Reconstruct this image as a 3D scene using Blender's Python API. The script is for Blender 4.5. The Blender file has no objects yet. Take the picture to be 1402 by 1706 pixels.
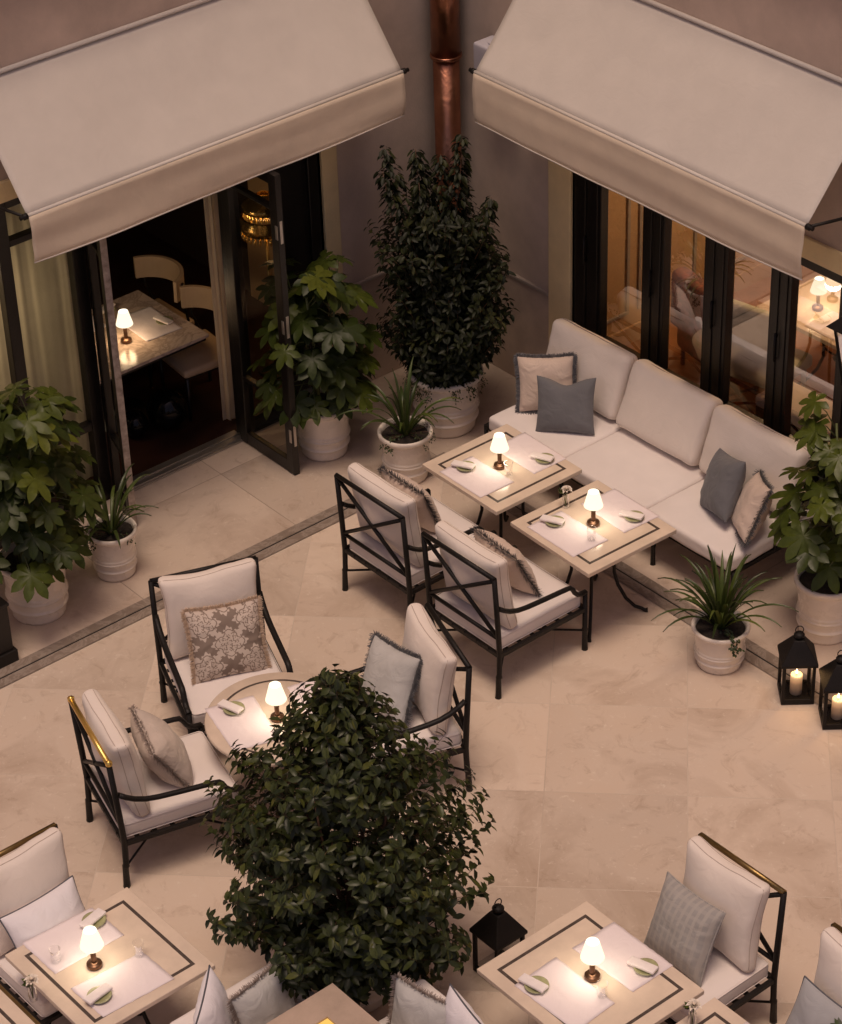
import bpy, bmesh, math, random
from math import sin, cos, pi, radians, sqrt
from mathutils import Vector, Matrix, noise as mnoise
random.seed(7)
D = bpy.data
scn = bpy.context.scene
COL = scn.collection

# ------------------------------------------------------------------ mesh builder
class MB:
    def __init__(s):
        s.v = []; s.f = []; s.m = []; s.sm = []
    def add(s, vs, fs, mi=0, smooth=False):
        o = len(s.v)
        s.v += [tuple(v) for v in vs]
        for f in fs:
            s.f.append(tuple(i + o for i in f)); s.m.append(mi); s.sm.append(smooth)
        return s
    def box(s, x0, x1, y0, y1, z0, z1, mi=0):
        vs = [(x, y, z) for z in (z0, z1) for y in (y0, y1) for x in (x0, x1)]
        return s.add(vs, [(0,2,3,1),(4,5,7,6),(0,1,5,4),(2,6,7,3),(0,4,6,2),(1,3,7,5)], mi)
    def obox(s, c, ax, ay, az, mi=0):
        c = Vector(c); ax = Vector(ax); ay = Vector(ay); az = Vector(az)
        vs = [c + ax*i + ay*j + az*k for k in (-1,1) for j in (-1,1) for i in (-1,1)]
        return s.add(vs, [(0,2,3,1),(4,5,7,6),(0,1,5,4),(2,6,7,3),(0,4,6,2),(1,3,7,5)], mi)
    def bar(s, a, b, w, h, up=(0,0,1), mi=0):
        a = Vector(a); b = Vector(b); d = (b-a); L = d.length; d.normalize()
        u = Vector(up); r = d.cross(u)
        if r.length < 1e-4: r = d.cross(Vector((1,0,0)))
        r.normalize(); u = r.cross(d)
        return s.obox((a+b)/2, d*(L/2), r*(w/2), u*(h/2), mi)
    def tube(s, pts, rad, n=8, mi=0, cap=True, closed=False, smooth=True, flat=None):
        pts = [Vector(p) for p in pts]; k = len(pts)
        if not isinstance(rad, (list, tuple)): rad = [rad]*k
        t0 = (pts[1]-pts[0]).normalized()
        u = Vector((0,0,1)) if abs(t0.z) < .9 else Vector((1,0,0))
        u = (u - t0*u.dot(t0)).normalized()
        vs = []
        for i in range(k):
            if closed: t = (pts[(i+1) % k]-pts[i-1])
            else: t = pts[min(i+1,k-1)]-pts[max(i-1,0)]
            t.normalize()
            u = (u - t*u.dot(t))
            if u.length < 1e-6: u = t.orthogonal()
            u.normalize(); w = t.cross(u)
            for j in range(n):
                a = 2*pi*j/n + pi/n
                ru = rad[i]; rw = rad[i]*(flat or 1)
                vs.append(pts[i] + u*cos(a)*ru + w*sin(a)*rw)
        fs = []
        for i in range(k if closed else k-1):
            for j in range(n):
                a = i*n+j; b = i*n+(j+1) % n; c = ((i+1) % k)*n+(j+1) % n; d = ((i+1) % k)*n+j
                fs.append((a,b,c,d))
        s.add(vs, fs, mi, smooth)
        if cap and not closed:
            o = len(s.v)-len(vs)
            s.f.append(tuple(o+j for j in reversed(range(n)))); s.m.append(mi); s.sm.append(False)
            s.f.append(tuple(o+(k-1)*n+j for j in range(n))); s.m.append(mi); s.sm.append(False)
        return s
    def lathe(s, prof, n=32, c=(0,0,0), mi=0, smooth=True):
        vs = []; fs = []; k = len(prof)
        for i,(r,z) in enumerate(prof):
            for j in range(n):
                a = 2*pi*j/n
                vs.append((c[0]+r*cos(a), c[1]+r*sin(a), c[2]+z))
        for i in range(k-1):
            for j in range(n):
                fs.append((i*n+j, i*n+(j+1) % n, (i+1)*n+(j+1) % n, (i+1)*n+j))
        return s.add(vs, fs, mi, smooth)
    def disc(s, r, z, n=32, c=(0,0), mi=0):
        vs = [(c[0]+r*cos(2*pi*j/n), c[1]+r*sin(2*pi*j/n), z) for j in range(n)]
        return s.add(vs, [tuple(range(n))], mi)
    def build(s, name, mats, parent=None, merge=0, bevel=0, loc=None, attr=None):
        me = D.meshes.new(name)
        me.from_pydata(s.v, [], s.f)
        if not isinstance(mats, (list, tuple)): mats = [mats]
        for m in mats: me.materials.append(m)
        me.polygons.foreach_set('material_index', s.m)
        me.polygons.foreach_set('use_smooth', s.sm)
        if attr is not None:
            a = me.attributes.new('pat', 'FLOAT', 'POINT'); a.data.foreach_set('value', attr)
        me.update()
        if merge:
            bm = bmesh.new(); bm.from_mesh(me)
            bmesh.ops.remove_doubles(bm, verts=bm.verts, dist=merge)
            bm.to_mesh(me); bm.free()
        o = D.objects.new(name, me); COL.objects.link(o)
        if parent: o.parent = parent
        if loc: o.location = loc
        if bevel:
            b = o.modifiers.new('bevel', 'BEVEL'); b.width = bevel; b.segments = 2; b.limit_method = 'ANGLE'
            b.angle_limit = radians(40)
        return o

def tag(o, label, cat=None, group=None, kind=None):
    if label: o['label'] = label
    if cat: o['category'] = cat
    if group: o['group'] = group
    if kind: o['kind'] = kind
    return o
def thing(name, label, cat, loc=(0,0,0), rz=0, group=None):
    o = D.objects.new(name, None); COL.objects.link(o); o.empty_display_size = .1
    o.location = loc; o.rotation_euler = (0,0,rz)
    return tag(o, label, cat, group)
def struct(o):
    o['kind'] = 'structure'; return o
def dup(o, loc, rz=None, label=None, parent=None):
    c = o.copy(); COL.objects.link(c)
    if parent is None:
        c.location = loc
        if rz is not None: c.rotation_euler = (0,0,rz)
        if label: c['label'] = label
    else: c.parent = parent
    for ch in list(o.children): dup(ch, None, parent=c)
    return c

def rboxmesh(mb, w, d, h, r, crown=0, crownb=0, n=8, wob=0, seed=0, c=(0,0,0), pinch=0, xf=None):
    he = (w/2, d/2, h/2)
    def ax(k):
        e = he[k]; rr = min(r, e*.999)
        out = [-e, -e+rr*.25, -e+rr*.55, -e+rr]
        inner = [(-e+rr)+(2*(e-rr))*i/n for i in range(1,n)] if e > rr*1.05 else []
        return out + inner + [e-rr, e-rr*.55, e-rr*.25, e]
    A = [ax(0), ax(1), ax(2)]
    def mp(p):
        q = [max(-(he[k]-min(r,he[k]*.999)), min(he[k]-min(r,he[k]*.999), p[k])) for k in range(3)]
        dv = Vector([p[k]-q[k] for k in range(3)])
        if dv.length > 1e-9: dv = dv.normalized()*min(r, min(he)*.999)
        v = Vector(q)+dv
        u0, v0 = v.x/he[0], v.y/he[1]
        f = max(0,(1-u0*u0))*max(0,(1-v0*v0))
        if v.z > 0: v.z += crown*f
        else: v.z -= crownb*f
        if pinch:
            v.x *= 1-pinch*(1-v0*v0); v.y *= 1-pinch*(1-u0*u0)
        if wob:
            nn = mnoise.noise_vector(Vector((v.x*5+seed*7.3, v.y*5, v.z*5)))
            v += nn*wob + mnoise.noise_vector(Vector((v.x*13+seed, v.y*13, v.z*9)))*wob*.35
        v = v+Vector(c)
        return xf @ v if xf else v
    mb.mp = mp
    for k in range(3):
        i, j = (k+1) % 3, (k+2) % 3
        for sgn in (-1,1):
            vs = []; fs = []
            ni, nj = len(A[i]), len(A[j])
            for a in A[i]:
                for b in A[j]:
                    p = [0,0,0]; p[k] = sgn*he[k]; p[i] = a; p[j] = b
                    vs.append(mp(p))
            for a in range(ni-1):
                for b in range(nj-1):
                    f = (a*nj+b, (a+1)*nj+b, (a+1)*nj+b+1, a*nj+b+1)
                    fs.append(f if sgn > 0 else f[::-1])
            mb.add(vs, fs, 0, True)
    return mb

# ------------------------------------------------------------------ materials
def nmat(name):
    m = D.materials.new(name); m.use_nodes = True
    nt = m.node_tree; nt.nodes.clear()
    out = nt.nodes.new('ShaderNodeOutputMaterial')
    return m, nt, out
def N(nt, t, **kw):
    n = nt.nodes.new(t)
    for k, v in kw.items():
        if k in n.inputs: n.inputs[k].default_value = v
        else: setattr(n, k, v)
    return n
def L(nt, a, b): nt.links.new(a, b)
def c4(c, f=1): return (min(1,c[0]*f), min(1,c[1]*f), min(1,c[2]*f), 1)
def ramp(nt, fac, stops):
    r = nt.nodes.new('ShaderNodeValToRGB'); e = r.color_ramp.elements
    while len(e) < len(stops): e.new(.5)
    for i,(p,c) in enumerate(stops): e[i].position = p; e[i].color = c
    L(nt, fac, r.inputs['Fac']); return r
def pmat(name, col, rough=.6, var=.12, scale=6, bump=.1, bscale=120, metal=0, spec=.5, detail=4, col2=None, coat=0, rvar=0, coord='Object', sheen=0, big=None):
    m, nt, out = nmat(name)
    p = N(nt, 'ShaderNodeBsdfPrincipled'); L(nt, p.outputs[0], out.inputs[0])
    p.inputs['Roughness'].default_value = rough; p.inputs['Metallic'].default_value = metal
    p.inputs['Specular IOR Level'].default_value = spec
    if coat: p.inputs['Coat Weight'].default_value = coat; p.inputs['Coat Roughness'].default_value = .15
    if sheen: p.inputs['Sheen Weight'].default_value = sheen
    tc = N(nt, 'ShaderNodeTexCoord')
    n1 = N(nt, 'ShaderNodeTexNoise', Scale=scale, Detail=detail, Roughness=.6); L(nt, tc.outputs[coord], n1.inputs['Vector'])
    a = c4(col2 if col2 else col, 1 if col2 else 1-var); b = c4(col, 1 if col2 else 1+var)
    r = ramp(nt, n1.outputs['Fac'], [(.3,a),(.7,b)]); L(nt, r.outputs[0], p.inputs['Base Color'])
    if rvar:
        mr = N(nt, 'ShaderNodeMapRange'); mr.inputs['To Min'].default_value = rough-rvar; mr.inputs['To Max'].default_value = rough+rvar
        L(nt, n1.outputs['Fac'], mr.inputs['Value']); L(nt, mr.outputs[0], p.inputs['Roughness'])
    if bump:
        n2 = N(nt, 'ShaderNodeTexNoise', Scale=bscale, Detail=3); L(nt, tc.outputs[coord], n2.inputs['Vector'])
        bp = N(nt, 'ShaderNodeBump', Strength=bump, Distance=.01); L(nt, n2.outputs['Fac'], bp.inputs['Height'])
        if big:
            n3 = N(nt, 'ShaderNodeTexNoise', Scale=big[0], Detail=2, Distortion=1.2); L(nt, tc.outputs[coord], n3.inputs['Vector'])
            b2 = N(nt, 'ShaderNodeBump', Strength=big[1], Distance=.05); L(nt, n3.outputs['Fac'], b2.inputs['Height'])
            L(nt, bp.outputs[0], b2.inputs['Normal']); L(nt, b2.outputs[0], p.inputs['Normal'])
        else: L(nt, bp.outputs[0], p.inputs['Normal'])
    return m
def fabric(name, col, var=.05, weave=500, wrinkle=.25, rough=.85, stripes=None):
    m, nt, out = nmat(name)
    p = N(nt, 'ShaderNodeBsdfPrincipled', Roughness=rough); L(nt, p.outputs[0], out.inputs[0])
    p.inputs['Specular IOR Level'].default_value = .2; p.inputs['Sheen Weight'].default_value = .15
    tc = N(nt, 'ShaderNodeTexCoord')
    n1 = N(nt, 'ShaderNodeTexNoise', Scale=5, Detail=5); L(nt, tc.outputs['Object'], n1.inputs['Vector'])
    r = ramp(nt, n1.outputs['Fac'], [(.3,c4(col,1-var)),(.7,c4(col,1+var))])
    last = r.outputs[0]
    w1 = N(nt, 'ShaderNodeTexWave', Scale=weave/10, Distortion=1.5, Detail=1); w1.bands_direction = 'X'
    w2 = N(nt, 'ShaderNodeTexWave', Scale=weave/10, Distortion=1.5, Detail=1); w2.bands_direction = 'Z'
    L(nt, tc.outputs['Object'], w1.inputs['Vector']); L(nt, tc.outputs['Object'], w2.inputs['Vector'])
    mm = N(nt, 'ShaderNodeMath', operation='ADD'); L(nt, w1.outputs['Fac'], mm.inputs[0]); L(nt, w2.outputs['Fac'], mm.inputs[1])
    if stripes:
        for k,(ax, sc, cc, lo) in enumerate(stripes):
            s = N(nt, 'ShaderNodeTexWave', Scale=sc, Distortion=.4, Detail=2); s.bands_direction = ax
            L(nt, tc.outputs['Object'], s.inputs['Vector'])
            rr = ramp(nt, s.outputs['Fac'], [(lo,(0,0,0,1)),(lo+.18,(1,1,1,1))])
            mx = N(nt, 'ShaderNodeMix', data_type='RGBA'); mx.inputs['B'].default_value = c4(cc)
            sc2 = N(nt, 'ShaderNodeMath', operation='MULTIPLY'); L(nt, rr.outputs[0], sc2.inputs[0]); sc2.inputs[1].default_value = .55
            L(nt, sc2.outputs[0], mx.inputs['Factor']); L(nt, last, mx.inputs['A']); last = mx.outputs['Result']
    L(nt, last, p.inputs['Base Color'])
    b1 = N(nt, 'ShaderNodeBump', Strength=.12, Distance=.002); L(nt, mm.outputs[0], b1.inputs['Height'])
    n3 = N(nt, 'ShaderNodeTexNoise', Scale=7, Detail=3, Distortion=1.5); L(nt, tc.outputs['Object'], n3.inputs['Vector'])
    b2 = N(nt, 'ShaderNodeBump', Strength=wrinkle, Distance=.04); L(nt, n3.outputs['Fac'], b2.inputs['Height'])
    L(nt, b1.outputs[0], b2.inputs['Normal']); L(nt, b2.outputs[0], p.inputs['Normal'])
    return m
def translucent(m, amt):
    nt = m.node_tree; out = [n for n in nt.nodes if n.type == 'OUTPUT_MATERIAL'][0]; p = [n for n in nt.nodes if n.type == 'BSDF_PRINCIPLED'][0]
    t = N(nt,'ShaderNodeBsdfTranslucent'); ms = N(nt,'ShaderNodeMixShader'); ms.inputs[0].default_value = amt
    L(nt, p.inputs['Base Color'].links[0].from_socket, t.inputs[0])
    L(nt, p.outputs[0], ms.inputs[1]); L(nt, t.outputs[0], ms.inputs[2]); L(nt, ms.outputs[0], out.inputs[0])
def emis(name, col, st, col2=None):
    m, nt, out = nmat(name)
    e = N(nt, 'ShaderNodeEmission', Strength=st); e.inputs[0].default_value = c4(col); L(nt, e.outputs[0], out.inputs[0])
    tc = N(nt, 'ShaderNodeTexCoord'); n = N(nt, 'ShaderNodeTexNoise', Scale=12)
    L(nt, tc.outputs['Object'], n.inputs['Vector'])
    r = ramp(nt, n.outputs['Fac'], [(0,c4(col,.92)),(1,c4(col,1))]); L(nt, r.outputs[0], e.inputs[0])
    return m
def leafmat(name, dark, light, rough=.38, trans=.12, spec=.5):
    m, nt, out = nmat(name)
    p = N(nt, 'ShaderNodeBsdfPrincipled', Roughness=rough)
    p.inputs['Specular IOR Level'].default_value = spec
    g = N(nt, 'ShaderNodeNewGeometry')
    r = ramp(nt, g.outputs['Random Per Island'], [(0,c4(dark)),(.62,c4([(a+b)/2 for a,b in zip(dark,light)])),(.9,c4(light)),(1,c4((light[0]*1.5,light[1]*1.25,light[2]*.9)))])
    tc = N(nt, 'ShaderNodeTexCoord'); n = N(nt, 'ShaderNodeTexNoise', Scale=30, Detail=2); L(nt, tc.outputs['Object'], n.inputs['Vector'])
    mx = N(nt, 'ShaderNodeMix', data_type='RGBA', blend_type='MULTIPLY'); mx.inputs['Factor'].default_value = .5
    L(nt, r.outputs[0], mx.inputs['A']); L(nt, n.outputs['Fac'], mx.inputs['B'])
    r2 = N(nt, 'ShaderNodeMix', data_type='RGBA', blend_type='ADD'); r2.inputs['Factor'].default_value = .3
    L(nt, mx.outputs['Result'], r2.inputs['A']); L(nt, mx.outputs['Result'], r2.inputs['B'])
    L(nt, r2.outputs['Result'], p.inputs['Base Color'])
    bp = N(nt, 'ShaderNodeBump', Strength=.15, Distance=.01); L(nt, n.outputs['Fac'], bp.inputs['Height']); L(nt, bp.outputs[0], p.inputs['Normal'])
    t = N(nt, 'ShaderNodeBsdfTranslucent'); L(nt, r2.outputs['Result'], t.inputs[0])
    ms = N(nt, 'ShaderNodeMixShader'); ms.inputs[0].default_value = trans
    L(nt, p.outputs[0], ms.inputs[1]); L(nt, t.outputs[0], ms.inputs[2]); L(nt, ms.outputs[0], out.inputs[0])
    return m
def glassmat(name, tint=(1,1,1), ior=1.5, rough=.01, refl=1.0):
    m, nt, out = nmat(name)
    tr = N(nt, 'ShaderNodeBsdfTransparent'); tr.inputs[0].default_value = c4(tint)
    gl = N(nt, 'ShaderNodeBsdfGlossy', Roughness=rough); gl.inputs[0].default_value = c4((1,1,1))
    fr = N(nt, 'ShaderNodeFresnel', IOR=ior)
    tc = N(nt, 'ShaderNodeTexCoord'); n = N(nt, 'ShaderNodeTexNoise', Scale=1.5); L(nt, tc.outputs['Object'], n.inputs['Vector'])
    bp = N(nt, 'ShaderNodeBump', Strength=.02, Distance=.02); L(nt, n.outputs['Fac'], bp.inputs['Height']); L(nt, bp.outputs[0], gl.inputs['Normal'])
    mu = N(nt, 'ShaderNodeMath', operation='MULTIPLY'); mu.use_clamp = True; mu.inputs[1].default_value = refl; L(nt, fr.outputs[0], mu.inputs[0])
    ms = N(nt, 'ShaderNodeMixShader'); L(nt, mu.outputs[0], ms.inputs[0]); L(nt, tr.outputs[0], ms.inputs[1]); L(nt, gl.outputs[0], ms.inputs[2])
    L(nt, ms.outputs[0], out.inputs[0])
    return m

def stone_floor(name, rot, off, tw, th, colA, colB, joint, jw=.004, flecks=.25, rough=.42):
    m, nt, out = nmat(name)
    p = N(nt, 'ShaderNodeBsdfPrincipled', Roughness=rough); L(nt, p.outputs[0], out.inputs[0])
    p.inputs['Specular IOR Level'].default_value = .35
    tc = N(nt, 'ShaderNodeTexCoord')
    mp = N(nt, 'ShaderNodeMapping'); mp.vector_type = 'POINT'
    mp.inputs['Rotation'].default_value = (0,0,rot); mp.inputs['Location'].default_value = (off[0],off[1],0)
    L(nt, tc.outputs['Object'], mp.inputs['Vector'])
    br = N(nt, 'ShaderNodeTexBrick'); br.offset = 0; br.squash = 1
    br.inputs['Scale'].default_value = 1; br.inputs['Mortar Size'].default_value = jw; br.inputs['Mortar Smooth'].default_value = .3
    br.inputs['Brick Width'].default_value = tw; br.inputs['Row Height'].default_value = th; br.inputs['Bias'].default_value = 0
    br.inputs['Color1'].default_value = c4(colA,.85); br.inputs['Color2'].default_value = c4(colA,1.08); br.inputs['Mortar'].default_value = c4(joint)
    L(nt, mp.outputs[0], br.inputs['Vector'])
    # per tile offset so that the figure of the stone does not run across joints
    ns = N(nt, 'ShaderNodeTexNoise', Scale=1.3, Detail=6, Roughness=.62, Distortion=.8)
    ad = N(nt, 'ShaderNodeVectorMath', operation='MULTIPLY_ADD'); ad.inputs[1].default_value = (60,60,60)
    L(nt, br.outputs['Color'], ad.inputs[0]); L(nt, mp.outputs[0], ad.inputs[2]); L(nt, ad.outputs[0], ns.inputs['Vector'])
    r1 = ramp(nt, ns.outputs['Fac'], [(.3,c4(colB)),(.5,c4((1,1,1))),(.72,c4((1,.97,.94),1.0))])
    mx = N(nt, 'ShaderNodeMix', data_type='RGBA', blend_type='MULTIPLY'); mx.inputs['Factor'].default_value = .8
    L(nt, br.outputs['Color'], mx.inputs['A']); L(nt, r1.outputs[0], mx.inputs['B'])
    n2 = N(nt, 'ShaderNodeTexNoise', Scale=19, Detail=10, Roughness=.78, Distortion=.6); L(nt, ad.outputs[0], n2.inputs['Vector'])
    r2 = ramp(nt, n2.outputs['Fac'], [(.57,(0,0,0,1)),(.67,(1,1,1,1))])
    f2 = N(nt, 'ShaderNodeMath', operation='MULTIPLY'); f2.inputs[1].default_value = flecks; L(nt, r2.outputs[0], f2.inputs[0])
    m2 = N(nt, 'ShaderNodeMix', data_type='RGBA'); m2.inputs['B'].default_value = c4((.78,.7,.6)); L(nt, f2.outputs[0], m2.inputs['Factor']); L(nt, mx.outputs['Result'], m2.inputs['A'])
    n3 = N(nt, 'ShaderNodeTexNoise', Scale=5, Detail=9, Roughness=.75, Distortion=1.5); L(nt, ad.outputs[0], n3.inputs['Vector'])
    r3 = ramp(nt, n3.outputs['Fac'], [(.3,c4((.72,.67,.63))),(.46,(1,1,1,1))])
    m3 = N(nt, 'ShaderNodeMix', data_type='RGBA', blend_type='MULTIPLY'); m3.inputs['Factor'].default_value = .75
    L(nt, m2.outputs['Result'], m3.inputs['A']); L(nt, r3.outputs[0], m3.inputs['B'])
    m4 = N(nt, 'ShaderNodeMix', data_type='RGBA'); m4.inputs['B'].default_value = c4(joint)
    fj = N(nt, 'ShaderNodeMath', operation='MULTIPLY'); fj.inputs[1].default_value = .32; L(nt, br.outputs['Fac'], fj.inputs[0])
    L(nt, fj.outputs[0], m4.inputs['Factor']); L(nt, m3.outputs['Result'], m4.inputs['A'])
    L(nt, m4.outputs['Result'], p.inputs['Base Color'])
    rr = N(nt, 'ShaderNodeMapRange'); rr.inputs['To Min'].default_value = rough-.1; rr.inputs['To Max'].default_value = rough+.2
    L(nt, n2.outputs['Fac'], rr.inputs['Value']); L(nt, rr.outputs[0], p.inputs['Roughness'])
    b0 = N(nt, 'ShaderNodeBump', Strength=.12, Distance=.004); L(nt, n2.outputs['Fac'], b0.inputs['Height'])
    b1 = N(nt, 'ShaderNodeBump', Strength=.5, Distance=.003, invert=True); L(nt, br.outputs['Fac'], b1.inputs['Height']); L(nt, b0.outputs[0], b1.inputs['Normal'])
    L(nt, b1.outputs[0], p.inputs['Normal'])
    return m
def marble(name, base, vein, scale=3, rough=.2, amt=.6):
    m, nt, out = nmat(name)
    p = N(nt, 'ShaderNodeBsdfPrincipled', Roughness=rough); L(nt, p.outputs[0], out.inputs[0])
    tc = N(nt, 'ShaderNodeTexCoord')
    n1 = N(nt, 'ShaderNodeTexNoise', Scale=scale, Detail=8, Roughness=.6, Distortion=2.2); L(nt, tc.outputs['Object'], n1.inputs['Vector'])
    r = ramp(nt, n1.outputs['Fac'], [(.40,c4(base)),(.49,c4([a*(1-amt)+b*amt for a,b in zip(base,vein)])),(.53,c4(base,1.04)),(.7,c4(base,.9))])
    L(nt, r.outputs[0], p.inputs['Base Color'])
    n2 = N(nt, 'ShaderNodeTexNoise', Scale=60, Detail=4); L(nt, tc.outputs['Object'], n2.inputs['Vector'])
    bp = N(nt, 'ShaderNodeBump', Strength=.04, Distance=.002); L(nt, n2.outputs['Fac'], bp.inputs['Height']); L(nt, bp.outputs[0], p.inputs['Normal'])
    return m
def damaskmat(name, a, b):
    m, nt, out = nmat(name)
    p = N(nt, 'ShaderNodeBsdfPrincipled', Roughness=.75); L(nt, p.outputs[0], out.inputs[0])
    p.inputs['Specular IOR Level'].default_value = .25
    at = N(nt, 'ShaderNodeAttribute'); at.attribute_name = 'pat'
    tc = N(nt, 'ShaderNodeTexCoord'); n = N(nt, 'ShaderNodeTexNoise', Scale=250, Detail=2); L(nt, tc.outputs['Object'], n.inputs['Vector'])
    r = ramp(nt, at.outputs['Fac'], [(.4,c4(a)),(.6,c4(b))]); L(nt, r.outputs[0], p.inputs['Base Color'])
    ad = N(nt, 'ShaderNodeMath', operation='ADD'); L(nt, at.outputs['Fac'], ad.inputs[0]); L(nt, n.outputs['Fac'], ad.inputs[1])
    bp = N(nt, 'ShaderNodeBump', Strength=.25, Distance=.003); L(nt, ad.outputs[0], bp.inputs['Height']); L(nt, bp.outputs[0], p.inputs['Normal'])
    return m

M = {}
M['floor'] = stone_floor('limestone_paving', radians(-45), (0,0), .90, .885, (.66,.545,.445), (.72,.67,.63), (.62,.52,.43), jw=.0034, flecks=.6)
M['terrace'] = stone_floor('terrace_stone', 0, (0,0), 1.35, 1.2, (.60,.49,.40), (.72,.67,.64), (.38,.30,.24), jw=.004, flecks=.4)
M['strip'] = marble('grey_marble_strip', (.235,.185,.15), (.40,.34,.29), 5, .4, .55)
M['slot'] = pmat('drain_slot', (.03,.025,.022), .6)
M['wall'] = pmat('taupe_plaster', (.60,.48,.395), .9, .2, 1.6, .15, 60, detail=8)
M['wallbase'] = pmat('taupe_plaster_dado', (.53,.42,.34), .85, .25, 2.2, .25, 60, detail=8)
M['stone'] = pmat('limestone_surround', (.86,.68,.38), .7, .10, 3, .2, 50, detail=7)  # warm glow beside the openings is put into this yellow base colour
M['cornice'] = pmat('painted_cornice', (.42,.35,.30), .7, .06, 4, .1)
M['canvas'] = fabric('awning_canvas', (.66,.61,.55), .03, 700, .07, .8)
M['valance'] = fabric('awning_valance', (.70,.59,.46), .05, 700, .06, .8)  # same cloth as the canvas, warm light on it mixed into the tint
M['black'] = pmat('black_iron', (.012,.010,.009), .5, .25, 12, .12, 150, metal=.1, spec=.3)
M['iron'] = pmat('wrought_iron', (.011,.009,.008), .5, .3, 10, .25, 90, metal=.05, spec=.28)
M['gold'] = pmat('worn_brass', (.83,.56,.16), .32, .2, 8, .1, 80, metal=.9)
M['gold2'] = pmat('dark_brass', (.27,.185,.075), .35, .3, 8, .1, 80, metal=.9)
M['copper'] = pmat('copper', (.52,.25,.15), .33, .35, 2.5, .12, 30, metal=1.0, col2=(.25,.105,.07), rvar=.1, big=(5,.10))
M['frame'] = pmat('dark_timber', (.009,.007,.006), .38, .3, 6, .15, 40)
M['edge'] = pmat('worn_timber_edge', (.52,.43,.36), .7, .5, 14, .3, 60, col2=(.20,.155,.125))
M['steel'] = pmat('hinge_steel', (.55,.52,.48), .35, .1, 10, .05, metal=.9)
M['cream'] = fabric('cream_cushion', (.80,.715,.64), .03, 500, .12)
M['seat'] = fabric('seat_cushion', (.80,.735,.70), .03, 500, .09)
M['seam'] = pmat('seam_cord', (.50,.41,.35), .9, .1, 60)
M['slate'] = fabric('slate_fabric', (.150,.150,.160), .05, 600, .3)
M['linen'] = fabric('beige_linen', (.62,.50,.42), .05, 450, .45)
M['paleblue'] = fabric('pale_blue_velvet', (.50,.49,.47), .12, 450, .35)
M['greige'] = fabric('greige_velvet', (.55,.47,.41), .14, 450, .4)
M['whitecot'] = fabric('white_cotton', (.78,.74,.76), .02, 600, .25)
M['tatter'] = fabric('blue_grey_check', (.33,.315,.30), .05, 600, .3, stripes=[('X',7,(.44,.40,.36),.55),('Z',6,(.40,.37,.34),.6)])
M['bluegrey'] = fabric('blue_grey_linen', (.38,.38,.385), .05, 500, .3)
M['damask'] = damaskmat('damask', (.24,.185,.15), (.58,.49,.42))
M['fringeB'] = pmat('blue_grey_fringe', (.20,.20,.205), .9, .5, 40, .1, col2=(.075,.075,.085))
M['fringeC'] = pmat('cream_fringe', (.66,.50,.36), .9, .2, 60, .1, col2=(.45,.33,.24))
M['fringeT'] = pmat('taupe_fringe', (.50,.40,.34), .9, .4, 40, .1, col2=(.22,.19,.18))
M['piping'] = pmat('grey_piping', (.10,.10,.115), .8, .1, 60)
M['top'] = pmat('travertine_top', (.70,.575,.455), .14, .08, 7, .03, 120, detail=9, rvar=.04, spec=.5)
def inlaymat():
    m = pmat('dark_inlay', (.085,.066,.056), .2, .25, 30, .02, 100); nt = m.node_tree
    r = [n for n in nt.nodes if n.type == 'VALTORGB'][0]; e = r.color_ramp.elements.new(.76); e.color = (.42,.34,.28,1); r.color_ramp.elements[1].position = .70
    return m
M['inlay'] = inlaymat()
M['marble'] = marble('veined_marble', (.60,.47,.38), (.24,.17,.14), 3, .2, .55)
M['mat'] = fabric('placemat_cotton', (.82,.73,.73), .02, 900, .12)
M['napkin'] = fabric('napkin_cotton', (.85,.78,.75), .02, 900, .25)
M['plate'] = pmat('green_glaze', (.36,.36,.19), .25, .15, 30, .05, coat=.5)
M['bronze'] = pmat('lamp_bronze', (.16,.085,.05), .3, .2, 10, .05, metal=.8)
M['shade'] = emis('lamp_shade_glow', (1.0,.85,.62), 1.5)
M['shadetop'] = emis('lamp_shade_inside', (1.0,.90,.72), 4.0)
M['candle'] = pmat('candle_wax', (.80,.60,.38), .5, .05, 10, .02)
M['flame'] = emis('flame', (1,.72,.35), 14)
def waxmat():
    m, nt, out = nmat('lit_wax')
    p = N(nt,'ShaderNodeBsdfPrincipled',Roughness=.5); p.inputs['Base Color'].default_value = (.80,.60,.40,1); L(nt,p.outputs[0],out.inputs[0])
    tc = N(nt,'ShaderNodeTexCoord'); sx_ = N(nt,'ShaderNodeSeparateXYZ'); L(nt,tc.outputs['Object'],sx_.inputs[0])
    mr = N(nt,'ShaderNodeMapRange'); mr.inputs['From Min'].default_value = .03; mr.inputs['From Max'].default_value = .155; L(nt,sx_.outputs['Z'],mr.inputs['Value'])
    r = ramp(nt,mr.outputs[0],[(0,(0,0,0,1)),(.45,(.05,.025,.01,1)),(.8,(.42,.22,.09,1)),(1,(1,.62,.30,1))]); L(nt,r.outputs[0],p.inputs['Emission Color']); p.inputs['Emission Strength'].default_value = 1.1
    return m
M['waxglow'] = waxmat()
M['glass'] = glassmat('window_glass', (.95,.94,.90), 1.5, .012, .38)
M['clear'] = glassmat('clear_glass', (.97,.97,.97), 1.25, .02, .6)
M['pot'] = pmat('cream_glazed_terracotta', (.80,.72,.63), .28, .08, 3.5, .08, 25, coat=.4, detail=7, rvar=.08)
M['soil'] = pmat('potting_soil', (.025,.018,.013), .95, .5, 30, .8, 60)
M['fats'] = leafmat('fatsia_leaf', (.020,.033,.006), (.078,.100,.014), .42, .10, .25)
M['bush'] = leafmat('camellia_leaf', (.013,.020,.006), (.060,.074,.018), .40, .06, .32)
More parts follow.
